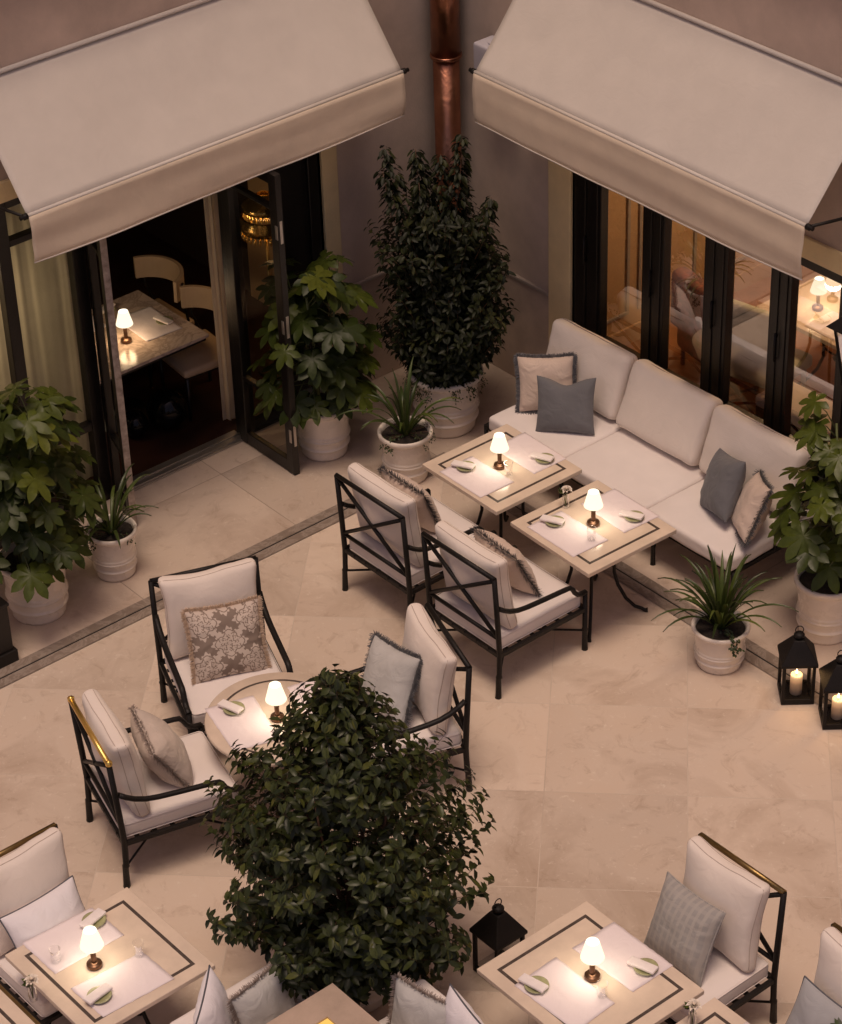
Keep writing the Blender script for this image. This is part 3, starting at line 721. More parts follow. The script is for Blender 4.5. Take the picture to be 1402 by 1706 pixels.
# ------------------------------------------------------------------ throw pillows
def pillow(name, label, mat, w, h, t, pos, yaw, tilt, roll=0, fringe=None, fl=.045, piping=None, chop=0, seed=0, damask=False, group='throw pillows on the seats'):
    n = 150 if damask else 30
    G = {}; m = MB(); att = []
    def pt(u, v, sg):
        pin = .075
        x = w/2*u*(1-pin*(1-v*v)); z = h/2*v*(1-pin*(1-u*u))
        prof = (max(0,1-abs(u)**3.2)*max(0,1-abs(v)**3.2))**.55
        y = sg*t/2*prof
        if chop and v > 0: z -= chop*math.exp(-(u/.45)**2)*v*v; y *= 1-.15*math.exp(-(u/.3)**2)*v
        edge = max(abs(u),abs(v))
        nz = mnoise.noise(Vector((x*9+seed*3.1, z*9, sg*2+seed)))
        ang = math.atan2(v,u); fold = sin(ang*14+seed+4*nz)*.006*max(0,(edge-.45))*(1-edge)*6
        y += sg*(nz*.010*(1-edge**4)+fold)
        return Vector((x, y, z))
    def dam(u, v):
        best = 0
        a, b_ = .74, .92
        for i in range(-3,4):
            for j in range(-3,4):
                cu = i*.70; cv = j*.64
                if (i+j) % 2: continue
                du, dv = (u-cu+.02)/.50, (v-cv)/.46
                r_ = sqrt(du*du+dv*dv); th = math.atan2(dv,du)
                Ro = .93+.12*cos(8*th)+.06*cos(24*th+1)
                if r_ < Ro:
                    val = 1
                    for rr_, am, k_, ph, wd_ in ((.80,.05,8,0,.028),(.64,.07,8,1.6,.034),(.47,.05,16,.4,.03),(.30,.05,8,.8,.034),(.15,.03,6,0,.03)):
                        if abs(r_-rr_-am*cos(k_*th+ph)) < wd_ and cos(k_*th*.5+ph*2) > -.55: val = 0
                    if r_ > .36 and abs(sin(4*th+.3*r_*6)) < .07/(.3+r_): val = 0
                    best = max(best, val)
        return best
    for sg in (1,-1):
        base = len(m.v); vs = []; fs = []
        for j in range(n+1):
            v = -cos(pi*j/n) if not damask else -1+2*j/n
            for i in range(n+1):
                u = -cos(pi*i/n) if not damask else -1+2*i/n
                vs.append(pt(u,v,sg)); att.append(dam(u,v) if damask and sg > 0 else 0.0)
        for j in range(n):
            for i in range(n):
                f = (j*(n+1)+i, (j+1)*(n+1)+i, (j+1)*(n+1)+i+1, j*(n+1)+i+1)
                fs.append(f if sg > 0 else f[::-1])
        m.add(vs, fs, 0, True)
    o = m.build(name, mat, None, attr=att if damask else None)
    o.matrix_world = Matrix.Translation(pos) @ Matrix.Rotation(yaw,4,'Z') @ Matrix.Rotation(radians(tilt),4,'X') @ Matrix.Rotation(radians(roll),4,'Y')
    tag(o, label, 'pillow', group)
    per = []
    K = 160
    for s_ in range(4):
        for i in range(K):
            q = -1+2*i/K
            u, v = ((q,-1),(1,q),(-q,1),(-1,-q))[s_]
            per.append(pt(u,v,1))
    if fringe:
        f = MB(); rnd = random.Random(seed+5)
        for k in range(len(per)):
            p = per[k]; tn = (per[(k+1) % len(per)]-per[k-1]).normalized()
            outw = Vector((tn.z,0,-tn.x))
            if outw.dot(p) < 0: outw = -outw
            for rep in range(3):
                l = fl*rnd.uniform(.75,1.15); yo = rnd.uniform(-.012,.012)
                dirv = (outw + tn*rnd.uniform(-.4,.4) + Vector((0,rnd.uniform(-.45,.45),0))).normalized()
                b0 = p-outw*.006+Vector((0,yo*.3,0)); wv = tn*.0022
                mid = b0+dirv*l*.6+Vector((0,yo,0)); tip = b0+dirv*l+Vector((0,yo*1.6,-.004))
                f.add([b0-wv,b0+wv,mid+wv*.9,mid-wv*.9,tip+wv*.5,tip-wv*.5],[(0,1,2,3),(3,2,4,5)])
        f.build('fringe', fringe, o)
    if piping:
        f = MB(); f.tube(per[::4], .0055, 6, closed=True); f.build('piping', piping, o)
    return o
def yawof(dx, dy): return math.atan2(dy,dx)-pi/2
pillow('pillow','beige pillow with blue-grey fringe in the far left corner of the sofa',M['linen'],.42,.42,.15,(11.00,12.02,.69),yawof(-.75,-.66),20,4,M['fringeB'],.035,seed=1)
pillow('pillow','plain slate grey pillow in front of a fringed one at the left of the sofa',M['slate'],.44,.42,.15,(10.93,11.735,.665),yawof(-.80,-.60),26,3,chop=.05,seed=2)
pillow('pillow','plain slate grey pillow standing on edge at the right of the sofa',M['slate'],.44,.44,.19,(10.99,10.21,.69),yawof(-.86,.50),24,20,seed=3)
pillow('pillow','beige pillow with blue-grey fringe leaning on the right sofa arm',M['linen'],.42,.42,.18,(10.96,9.90,.67),yawof(-.72,.69),24,18,M['fringeB'],.035,seed=4)
pillow('pillow','beige fringed pillow seen edge-on in the armchair nearer the french doors',M['linen'],.47,.42,.19,(9.30,11.53,.675),yawof(1,-.02),22,0,M['fringeB'],.038,seed=5)
pillow('pillow','beige fringed pillow seen edge-on in the armchair nearer the round table',M['linen'],.47,.42,.19,(9.31,10.57,.66),yawof(1,-.08),27,0,M['fringeB'],.038,seed=6)
pillow('pillow','taupe and cream damask pillow with cream fringe',M['damask'],.49,.48,.17,(7.40,11.12,.67),yawof(-.36,-.93),27,-2,M['fringeC'],.032,seed=7,damask=True)
pillow('pillow','pale pillow with taupe fringe in the gold-railed armchair',M['greige'],.46,.44,.23,(6.47,10.535,.65),yawof(.966,-.36),30,4,M['fringeT'],.03,seed=8)
pillow('pillow','pale blue pillow with grey fringe in the armchair beside the dark bush',M['paleblue'],.47,.46,.19,(7.90,10.09,.675),yawof(-.97,.10),26,10,M['fringeB'],.038,seed=9)
pillow('pillow','white pillow with dark piping at the left edge',M['whitecot'],.50,.40,.18,(5.10,9.69,.63),yawof(.04,-1),32,0,piping=M['piping'],seed=10)
pillow('pillow','grey checked pillow in the armless chair with brass rail',M['tatter'],.46,.46,.19,(7.69,7.29,.675),yawof(-1,.06),24,3,piping=M['tatter'],seed=11)
pillow('pillow','blue-grey pillow in the chair at the right edge',M['bluegrey'],.44,.40,.14,(7.69,6.27,.66),yawof(-1,0),25,-2,piping=M['piping'],seed=12)

# ------------------------------------------------------------------ tables
GT = 'stone topped bistro tables'
def table_legs(T, hx, hy, zt):
    for sx_ in (-1,1):
        for sy_ in (-1,1):
            d = Vector((sx_*hx, sy_*hy, 0)); 
            prof = [(.62,zt),(.60,zt-.05),(.50,zt-.12),(.42,zt-.22),(.42,zt-.34),(.50,zt-.45),(.66,zt-.56),(.84,zt-.625),(.97,.028),(1.04,.012),(1.10,.014)]
            m = MB(); m.tube([(d.x*q,d.y*q,z) for q,z in prof], [.0125]*9+[.014,.018], 8); m.build('leg', M['iron'], T)
    m = MB(); rr = sqrt(hx*hx+hy*hy)*.44
    iron_ring(m,(0,0),rr,zt-.20,.008); iron_ring(m,(0,0),rr*1.25,zt-.10,.007)
    m.bar((-hx*.66,-hy*.66,zt-.006),(hx*.66,hy*.66,zt-.006),.03,.008); m.bar((-hx*.66,hy*.66,zt-.015),(hx*.66,-hy*.66,zt-.015),.03,.008); m.build('brace', M['iron'], T)
def square_table(label, loc, w, d, rz=0, edge=None):
    T = thing('bistro_table', label, 'table', loc, rz, GT); zt = .668
    m = MB(); m.box(-w/2,w/2,-d/2,d/2,zt,.70); m.build('tabletop', M['top'], T, bevel=.004)
    m = MB(); i0, i1 = .078, .098
    def strip(a, b_): m.box(min(a[0],b_[0]),max(a[0],b_[0]),min(a[1],b_[1]),max(a[1],b_[1]),.699,.7008)
    strip((-w/2+i0,-d/2+i0),(-w/2+i1,d/2-i0)); strip((w/2-i1,-d/2+i0),(w/2-i0,d/2-i0))
    strip((-w/2+i1,-d/2+i0),(w/2-i1,-d/2+i1)); strip((-w/2+i1,d/2-i1),(w/2-i1,d/2-i0)); m.build('inlay', M['inlay'], T)
    table_legs(T, .245, .245, zt)
    if edge:
        m = MB(); m.box(w/2+.0005,w/2+.022,-d/2,d/2,.655,.699); m.build('edge_band', edge, T, bevel=.003)
    return T
square_table('square stone table with lit lamp, the one nearer the corner pot by the sofa', (10.015,11.405,0), .79, .80, radians(-.8))
square_table('square stone table with lit lamp and small vase in front of the sofa', (9.985,10.445,0), .79, .80, radians(-1.8))
square_table('stone table at bottom right whose far corner touches the floor lantern', (7.02,7.335,0), .81, .93, radians(-.5))
square_table('stone table cut off by the bottom edge at right', (7.03,6.39,0), .79, .81)
square_table('stone table at bottom left beside the white piped pillow', (5.17,9.20,0), .82, .84)
square_table('brass edged table cut off in the bottom left corner', (4.19,9.20,0), .82, .84, edge=M['gold2'])
RTC = (7.15,10.262)
T = thing('round_table', 'round stone table with dark ring inlay between three armchairs', 'table', (RTC[0],RTC[1],0))
m = MB(); m.lathe([(0,.668),(.438,.668),(.447,.674),(.449,.684),(.447,.694),(.440,.70),(0,.70)], 72); m.build('tabletop', M['top'], T)
m = MB(); m.lathe([(.352,.6995),(.352,.7008),(.368,.7008),(.368,.6995)], 72, smooth=False); m.build('inlay', M['inlay'], T)
table_legs(T, .24, .24, .668)

# table lamp -----------------------------------------------------------
bulb = D.lights.new('bulb','POINT'); bulb.energy = 2.0; bulb.color = (1,.82,.60); bulb.shadow_soft_size = .065
warm = D.lights.new('bulb','POINT'); warm.energy = 3.4; warm.color = (1,.66,.36); warm.shadow_soft_size = .065
def make_lamp(label, loc, data=None):
    A = thing('table_lamp', label, 'lamp', loc, 0, 'small cordless lamps on the tables')
    m = MB(); m.lathe([(0,0),(.040,0),(.043,.004),(.043,.024),(.040,.028),(.030,.029),(.028,.033),(.017,.035),(0,.035)], 28); m.build('base', M['bronze'], A)
    m = MB(); m.lathe([(.0155,.034),(.0155,.17),(.010,.172),(0,.172)], 20); m.build('stem', M['bronze'], A)
    m = MB(); m.lathe([(.066,.155),(.0365,.268)], 36); m.lathe([(.0355,.268),(.064,.157)], 36); m.build('shade', M['shade'], A)
    m = MB(); m.disc(.0352,.262,28); m.build('diffuser', M['shadetop'], A)
    l = D.objects.new('bulb', data or bulb); COL.objects.link(l); l.parent = A; l.location = (0,0,.150)
    return A
lamp = make_lamp('lit lamp on the table nearer the corner pot by the sofa', (10.0,11.41,.7005))
dup(lamp, (9.995,10.455,.7005), None, 'lit lamp on the sofa table that also holds a small flower vase')
dup(lamp, (7.135,10.24,.7005), None, 'lit lamp on the round table')
dup(lamp, (5.082,9.215,.7005), None, 'lit lamp on the bottom left table')
dup(lamp, (7.038,7.335,.7005), None, 'lit lamp on the bottom right table')

def placemat(label, pts):
    p = [Vector((x,y,0)) for x,y in pts]; c = sum(p, Vector())/4
    n = 18; m = MB(); vs = []; fs = []
    for j in range(n+1):
        for i in range(n+1):
            u, v = i/n, j/n
            q = (p[0]*(1-u)+p[1]*u)*(1-v)+(p[3]*(1-u)+p[2]*u)*v-c
            ed = 1 if i in (0,n) or j in (0,n) else 0
            nn = mnoise.noise(Vector((q.x*9+c.x*5, q.y*9+c.y*5, 1)))
            if ed: q += Vector((mnoise.noise(Vector((q.y*30,q.x*30,2)))*.004, mnoise.noise(Vector((q.x*30,q.y*30,5)))*.004, 0))
            crease = .0012 if abs(u-.5) < .04 else 0
            q.z = .0035+abs(nn)*.003+crease; vs.append(q)
    for j in range(n):
        for i in range(n): fs.append((j*(n+1)+i, j*(n+1)+i+1, (j+1)*(n+1)+i+1, (j+1)*(n+1)+i))
    m.add(vs, fs, 0, True); o = m.build('placemat', M['mat']); o.location = (c.x,c.y,.7)
    so = o.modifiers.new('thick','SOLIDIFY'); so.thickness = .002; so.offset = 1
    return tag(o, label, 'placemat', 'white cotton placemats')
placemat('placemat toward the iron armchair on the table nearer the corner pot', [(9.65,11.65),(9.95,11.645),(9.945,11.20),(9.645,11.21)])
placemat('placemat toward the sofa on the table nearer the corner pot', [(10.125,11.63),(10.43,11.625),(10.415,11.17),(10.115,11.18)])
placemat('placemat toward the iron armchair on the sofa table with the vase', [(9.645,10.735),(9.945,10.72),(9.94,10.25),(9.635,10.265)])
placemat('placemat toward the sofa on the sofa table with the vase', [(10.10,10.69),(10.40,10.67),(10.39,10.22),(10.075,10.24)])
placemat('placemat on the near left of the round table', [(6.86,10.62),(7.165,10.525),(7.025,10.075),(6.745,10.165)])
placemat('placemat partly behind the bush on the round table', [(7.37,10.45),(7.54,10.40),(7.42,10.02),(7.25,10.06)])
placemat('placemat on the near side of the bottom right table', [(6.685,7.57),(7.00,7.58),(6.995,7.115),(6.70,7.10)])
placemat('placemat toward the checked pillow on the bottom right table', [(7.11,7.57),(7.425,7.57),(7.425,7.11),(7.125,7.11)])
placemat('placemat toward the white pillow on the bottom left table', [(4.88,9.63),(5.335,9.61),(5.34,9.305),(4.885,9.305)])
placemat('placemat on the near side of the bottom left table', [(4.885,9.155),(5.34,9.13),(5.35,8.84),(4.895,8.86)])
placemat('placemat on the table cut off at bottom right', [(7.11,6.555),(7.42,6.555),(7.42,6.10),(7.11,6.10)])

pm = MB(); pm.lathe([(0,.004),(.040,.004),(.044,.002),(.046,.006),(.066,.015),(.068,.017),(.065,.018),(.045,.010),(0,.009)], 40)
plate = pm.build('side_plate', M['plate']); tag(plate, '', 'plate', 'green glazed side plates')
nm = MB(); rboxmesh(nm, .165, .062, .018, .006, .003, 0, 6, .003, 4, (0,0,.009)); napkin = nm.build('napkin', M['napkin'], merge=1e-5); tag(napkin, '', 'napkin', 'folded white napkins')
sets = [((9.812,11.555),115,'table nearer the corner pot, armchair side'),((10.285,11.255),110,'table nearer the corner pot, sofa side'),
        ((9.81,10.635),113,'sofa table with the vase, armchair side'),((10.245,10.315),112,'sofa table with the vase, sofa side'),
        ((6.985,10.485),104,'round table'),((6.765,7.48),100,'bottom right table, near side'),((7.295,7.185),105,'bottom right table, checked pillow side'),
        ((5.275,9.50),15,'bottom left table, white pillow side'),((4.965,8.995),10,'bottom left table, near side')]
for i,((x,y),rz,lb) in enumerate(sets):
    o = plate if i == 0 else dup(plate,(0,0,0))
    o.location = (x,y,.7065); o['label'] = 'small green plate under a napkin on the '+lb
    q = napkin if i == 0 else dup(napkin,(0,0,0))
    a = radians(rz); off = Vector((-.012,.012)) if i < 7 else Vector((-.008,.0))
    q.location = (x+off.x,y+off.y,.7235); q.rotation_euler = (0,radians(1.5),a); q['label'] = 'folded white napkin across the green plate on the '+lb
gm = MB(); gm.lathe([(0,.004),(.026,.004),(.031,.09)], 28); gm.lathe([(.033,.09),(.029,.0),(0,0)], 28); gm.lathe([(.031,.09),(.033,.09)], 28)
glass = gm.build('tumbler', M['clear']); tag(glass,'','glass','clear water tumblers')
for i,((x,y),lb) in enumerate([((9.985,11.30),'table nearer the corner pot'),((9.86,10.33),'sofa table with the vase'),((6.985,7.20),'bottom right table'),
        ((4.945,9.385),'bottom left table, on the placemat by the white pillow'),((5.315,9.12),'bottom left table, at its right hand placemat'),((7.245,10.03),'round table')]):
    o = glass if i == 0 else dup(glass,(0,0,0)); o.location = (x,y,.7055); o['label'] = 'clear glass tumbler on the '+lb
def vase(label, loc, lb2, leafy=False):
    m = MB(); m.lathe([(0,.003),(.022,.003),(.024,.03),(.020,.085),(.016,.10)], 24); m.lathe([(.018,.10),(.022,.085),(.026,.03),(.024,.0),(0,0)], 24)
    V = m.build('bud_vase', M['clear']); V.location = loc; tag(V, label, 'vase')
    F = thing('cut_flower', lb2, 'flower', (loc[0],loc[1],loc[2]+.01))
    m = MB(); m.tube([(0,0,.0),(.004,.0,.07),(.01,.0,.125)], .003, 6); m.tube([(0,0,.0),(-.006,.006,.07),(-.014,.02,.115)], .0025, 6); m.build('stem', M['stem'], F)
    m = MB(); rnd = random.Random(int(loc[0]*100))
    for k in range(26):
        a = k*2.4; rr = .008+.0013*k; zt_ = .155-.0012*k
        d = Vector((cos(a),sin(a),0)); s_ = Vector((-sin(a),cos(a),0))
        b0 = Vector((.01,0,.125)); 
        m.add([b0, b0+d*rr*.8+s_*.012+Vector((0,0,.018)), Vector((.01,0,zt_))+d*rr*1.3, b0+d*rr*.8-s_*.012+Vector((0,0,.018))], [(0,1,2),(0,2,3)], 0, True)
    m.build('petals', M['petal'], F)
    m = MB()
    for k in range(14 if not leafy else 26):
        a = rnd.uniform(0,6.28); d = Vector((cos(a),sin(a),rnd.uniform(.1,.8))).normalized(); s_ = Vector((-sin(a),cos(a),0))*.011
        b0 = Vector((-.012,.018,.105+rnd.uniform(-.02,.03 if not leafy else .09))); l_ = .035 if not leafy else .06
        m.add([b0, b0+d*l_*.5+s_*(1 if not leafy else 1.4), b0+d*l_, b0+d*l_*.5-s_*(1 if not leafy else 1.4)], [(0,1,2,3)])
    m.build('leaf_cluster', M['blade'] if not leafy else M['ivy'], F)
vase('small glass vase on the sofa table', (10.0,10.735,.701), 'white flower with green leaves in the vase on the sofa table')
vase('small glass vase at the left side of the bottom left table', (4.69,9.225,.701), 'white flower in the vase on the bottom left table')
vase('small glass vase between the two bottom right tables', (7.19,6.73,.701), 'white flower between the two bottom right tables')
vase('small glass vase at the bottom right corner of the photo', (7.69,6.12,.60), 'dark leafy sprig at the bottom right corner of the photo', True)
sp = MB(); sp.lathe([(0,.0),(.15,.0),(.15,.02),(.03,.03),(.025,.56),(.16,.575),(.17,.60),(0,.60)], 32)
o = sp.build('side_table', M['bronze']); o.location = (7.69,6.12,0); tag(o,'small round side table under the leafy sprig at bottom right','side table')

# ------------------------------------------------------------------ lanterns with candles
cl = D.lights.new('candle_light','POINT'); cl.energy = .8; cl.color = (1,.55,.22); cl.shadow_soft_size = .02
def lantern(label, loc, rz, w=.215, h=.31, roof=.16, group='black metal floor lanterns'):
    A = thing('lantern', label, 'lantern', loc, rz, group)
    k = w/2; m = MB(); q = .011
    m.box(-k,k,-k,k,.006,.024)
    for sx_ in (-1,1):
        for sy_ in (-1,1):
            m.box(sx_*(k-q) - q, sx_*(k-q)+q, sy_*(k-q)-q, sy_*(k-q)+q, .0242, h)
    for s_ in (-1,1):
        m.box(-k+.0225,k-.0225,s_*(k-q)-q+.001,s_*(k-q)+q-.001,.0245,.045); m.box(s_*(k-q)-q+.001,s_*(k-q)+q-.001,-k+.0225,k-.0225,.0245,.045)
    m.build('frame', M['lanternm'], A, bevel=.002)
    m = MB(); e = k+.012; t_ = .035
    m.add([(-e,-e,h),(e,-e,h),(e,e,h),(-e,e,h),(-e,-e,h+.02),(e,-e,h+.02),(e,e,h+.02),(-e,e,h+.02),(-t_,-t_,h+roof),(t_,-t_,h+roof),(t_,t_,h+roof),(-t_,t_,h+roof)],
          [(3,2,1,0),(0,1,5,4),(1,2,6,5),(2,3,7,6),(3,0,4,7),(4,5,9,8),(5,6,10,9),(6,7,11,10),(7,4,8,11),(8,9,10,11)])
    m.build('roof', M['lanternm'], A, bevel=.004)
    m = MB(); m.lathe([(.022,h+roof-.002),(.022,h+roof+.012),(.034,h+roof+.018),(.036,h+roof+.03),(.026,h+roof+.042),(0,h+roof+.046)], 20); m.build('finial', M['lanternm'], A)
    m = MB(); m.tube([(.026*sin(2*pi*i/20),0,h+roof+.066+.03*cos(2*pi*i/20)) for i in range(20)], .0035, 6, closed=True); m.build('ring_handle', M['lanternm'], A)
    for s_ in (-1,1):
        for ax in (0,1):
            m = MB(); c_ = s_*(k-q); a0, a1, z0, z1 = -k+.022, k-.022, .045, h
            vs = [(a0,c_,z0),(a1,c_,z0),(a1,c_,z1),(a0,c_,z1)] if ax == 0 else [(c_,a0,z0),(c_,a1,z0),(c_,a1,z1),(c_,a0,z1)]
            m.add(vs, [(0,1,2,3)]); m.build('pane', M['clear'], A)
    m = MB(); m.tube([(-k-.004,-k+.02,.12),(-k-.012,-k+.02,.12)], .008, 8); m.tube([(-k-.010,-k+.02,.105),(-k-.012,-k+.02,.14)], .005, 6); m.build('latch', M['lanternm'], A)
    return A
def candle(label, loc, hgt=.15):
    A = thing('candle', label, 'candle', loc, 0, 'cream pillar candles in the lanterns')
    m = MB(); m.lathe([(0,0),(.039,0),(.040,.003),(.040,hgt*.55)], 24); m.build('wax', M['waxglow'], A)
    m = MB(); m.lathe([(.040,hgt*.55),(.040,hgt-.004),(.037,hgt),(.028,hgt-.006),(0,hgt-.010)], 24); m.build('lit_wax', M['waxglow'], A)
    m = MB(); m.tube([(0,0,hgt-.012),(0,.001,hgt+.008)], .0015, 5); m.build('wick', M['black'], A)
    m = MB(); m.lathe([(0,hgt+.002),(.006,hgt+.010),(.0065,hgt+.018),(.003,hgt+.034),(0,hgt+.044)], 12); m.build('flame', M['flame'], A)
    l = D.objects.new('candle_light', cl); COL.objects.link(l); l.parent = A; l.location = (0,0,hgt+.06)
    return A
la = lantern('black lantern with lit candle beside the strap-leaf pot, left of the pair', (10.315,8.855,0), radians(-40))
dup(la, (10.325,8.50,0), radians(-40), 'black lantern with lit candle at the right edge, right of the pair')
dup(la, (7.165,8.245,0), 0, 'black lantern standing behind the bottom right table')
ca = candle('lit candle in the lantern beside the strap-leaf pot', (10.315,8.855,.025))
dup(ca, (10.325,8.50,.025), 0, 'lit candle in the lantern at the right edge')
# wall lantern (top right)
WL = thing('wall_lantern', 'black wall lantern cut off by the right edge in front of the windows', 'lantern', (WX,9.42,2.12))
m = MB(); kx = -.26
m.add([(kx-.17,-.17,0),(kx+.17,-.17,0),(kx+.17,.17,0),(kx-.17,.17,0),(kx-.05,-.05,.13),(kx+.05,-.05,.13),(kx+.05,.05,.13),(kx-.05,.05,.13)],[(3,2,1,0),(0,1,5,4),(1,2,6,5),(2,3,7,6),(3,0,4,7),(4,5,6,7)]); m.build('roof', M['lanternm'], WL)
m = MB()
for sx_ in (-1,1):
    for sy_ in (-1,1): m.bar((kx+sx_*.13,sy_*.13,-.002),(kx+sx_*.075,sy_*.075,-.42),.016,.016)
m.box(kx-.085,kx+.085,-.085,.085,-.44,-.42); m.tube([(kx,0,.13),(kx,0,.20),(kx+.10,0,.24),(-.02,0,.2)], .012, 8); m.box(-.02,0,-.04,.04,.10,.30); m.build('frame', M['lanternm'], WL)
for a,b_ in (((-1,-1),(1,-1)),((1,-1),(1,1)),((1,1),(-1,1)),((-1,1),(-1,-1))):
    m = MB(); m.add([(kx+a[0]*.125,a[1]*.125,-.005),(kx+b_[0]*.125,b_[1]*.125,-.005),(kx+b_[0]*.075,b_[1]*.075,-.415),(kx+a[0]*.075,a[1]*.075,-.415)],[(0,1,2,3)]); m.build('pane', M['clear'], WL)

# ------------------------------------------------------------------ pots
def pot(label, loc, R, h, cat='pot'):
    A = thing('flower_pot', label, cat, loc, random.uniform(0,6), 'cream glazed flower pots')
    b = R*.76
    def rr(t): return b+(R*.90-b)*(t**.8)
    pr_ = [(b*.97,0),(b,.012)]
    for t in [i/72 for i in range(2,63)]:
        z = h*t*.99; r_ = rr(t)
        for zc, am in ((.22,.05),(.40,.055),(.455,.03)):
            r_ += R*am*math.exp(-((t-zc)/.022)**2)*1.3
        pr_.append((r_,z))
    pr_ += [(R*.91,h*.885),(R*.985,h*.90),(R*1.01,h*.925),(R*1.01,h*.965),(R*.99,h*.99),(R*.95,h),(R*.89,h*.985),(R*.85,h*.93),(R*.84,h*.88)]
    m = MB(); m.lathe(pr_, 56); m.build('pot_body', M['pot'], A)
    m = MB(); n = 24; vs = [(0,0,h*.90)]; fs = []
    for q in range(1,5):
        for j in range(n):
            a = 2*pi*j/n; r_ = R*.86*q/4
            vs.append((r_*cos(a), r_*sin(a), h*.89+.012*mnoise.noise(Vector((r_*cos(a)*30,r_*sin(a)*30,loc[0])))))
    for j in range(n): fs.append((0,1+j,1+(j+1) % n))
    for q in range(3):
        for j in range(n): fs.append((1+q*n+j,1+(q+1)*n+j,1+(q+1)*n+(j+1) % n,1+q*n+(j+1) % n))
    m.add(vs, fs, 0, True); m.build('soil', M['soil'], A)
    return A
pots = {}
def mkpot(key, label, x, y, R, h): pots[key] = (x,y,R,h); pot(label,(x,y,.004 if (y > 12.64 or x > 10.52) else 0),R,h)
mkpot('fl','large cream pot at the left edge under the fatsia',7.14,13.03,.245,.46)
mkpot('sl','small cream pot next to the left door leaf',7.80,13.05,.182,.38)
mkpot('door','cream pot behind the opened right door leaf',9.88,13.28,.225,.44)
mkpot('sm','small cream pot with bead rim beside the sofa table',10.12,12.60,.205,.40)
mkpot('corner','largest cream pot in the wall corner under the tall shrub',10.80,12.93,.285,.50)
mkpot('strap','cream pot on the border strip next to the candle lanterns',10.20,9.44,.195,.32)
mkpot('fr','big cream pot at the right edge behind the lanterns',10.97,9.20,.225,.46)
mkpot('bush','round cream pot hidden under the big dark bush',6.44,8.68,.26,.42)

# ------------------------------------------------------------------ plants
def frame_from(nrm, fwd):
    nrm = nrm.normalized(); fwd = (fwd-nrm*fwd.dot(nrm))
    if fwd.length < 1e-5: fwd = nrm.orthogonal()
    fwd.normalize(); r_ = fwd.cross(nrm); return r_, fwd, nrm
def fatsia_leaf(mb, c, nrm, fwd, Ls, rnd):
    X, Y, Z = frame_from(nrm, fwd)
    nl = rnd.choice((7,8,9)); 
    def P(x, y, z): return c+X*x*Ls+Y*y*Ls+Z*z*Ls
    vs = [P(0,0,0)]; fs = []
    span = radians(148)
    inner = []
    for i in range(nl):
        a = -span+2*span*i/(nl-1)
        ln = 1.0-.42*(abs(a)/span)**1.5+rnd.uniform(-.06,.06)
        d = (sin(a),cos(a)); s_ = (cos(a),-sin(a)); wd = .205*(.7+.3*ln)
        dr = rnd.uniform(.02,.28)
        wi = .42*math.tan(span/(nl-1))*.99*ln; wi = min(wi,wd*1.05)
        def q(t, w_, lift): return P(d[0]*t*ln+s_[0]*w_, d[1]*t*ln+s_[1]*w_, lift-dr*t*t)
        o = len(vs)
        vs += [q(.42,-wi,.004),q(.42,.0,-.014),q(.42,wi,.004), q(.66,-wd,.02),q(.66,0,-.02),q(.66,wd,.02), q(.86,-wd*.68,.015),q(.86,0,-.02),q(.86,wd*.68,.01), q(1.03,0,-.03)]
        fs += [(0,o+1,o),(0,o+2,o+1),(o,o+1,o+4,o+3),(o+1,o+2,o+5,o+4),(o+3,o+4,o+7,o+6),(o+4,o+5,o+8,o+7),(o+6,o+7,o+9),(o+7,o+8,o+9)]
        if i: fs.append((0,o,o-10+2))
    mb.add(vs, fs, 0, True)
def fatsia(label, x, y, z0, h, R, nleaf, Ls, seed, mat='fats', low=.25):
    rnd = random.Random(seed); A = thing('fatsia_plant', label, 'plant', (x,y,z0), 0, 'fatsias in pots')
    lf = MB(); st = MB(); stems = []
    for k in range(5):
        a = k*1.256+rnd.uniform(-.3,.3); top = Vector((cos(a)*R*.38,sin(a)*R*.38,h*rnd.uniform(.62,.9)))
        pts = [Vector((cos(a)*.04,sin(a)*.04,-.06)), Vector((cos(a)*R*.15,sin(a)*R*.15,top.z*.45)), top]
        st.tube(pts,[.014,.012,.008],6); stems.append(pts)
    for i in range(nleaf):
        t = (i+.5)/nleaf
        pts = stems[i % 5]; s_ = low+(1-low)*t; 
        base = pts[1].lerp(pts[2],(s_-.45)/.55) if s_ > .45 else pts[0].lerp(pts[1],s_/.45)
        el = radians(-15+80*t**1.3+rnd.uniform(-12,12)); az = i*2.39996+rnd.uniform(-.3,.3)
        d = Vector((cos(az)*cos(el),sin(az)*cos(el),sin(el)))
        pl = R*rnd.uniform(.55,.95)*(1.0-.35*t)
        tip = base+d*pl; tip.z = min(tip.z,h)
        st.tube([base, base.lerp(tip,.5)+Vector((0,0,.03)), tip],[.005,.004,.004],5)
        out_ = Vector((cos(az),sin(az),0)); nrm = Vector((out_.x*.5-.12,out_.y*.5-.12,.65+.45*t))+Vector((rnd.uniform(-.2,.2),rnd.uniform(-.2,.2),0))
        fatsia_leaf(lf, tip, nrm, out_-Vector((0,0,.2)), Ls*rnd.uniform(.75,1.1), rnd)
    st.build('stem', M['stem'], A); lf.build('foliage', M[mat], A)
fatsia('fatsia with broad dark leaves at the left edge beside the curtained window',7.10,13.03,.40,1.46,.50,130,.185,11)
fatsia('fatsia with broad leaves behind the opened right door leaf',9.88,13.28,.38,1.30,.46,88,.19,12)
fatsia('fatsia with lit yellow-green top leaves at the right edge',11.03,9.15,.40,1.38,.40,66,.175,13,'fatsR',.40)

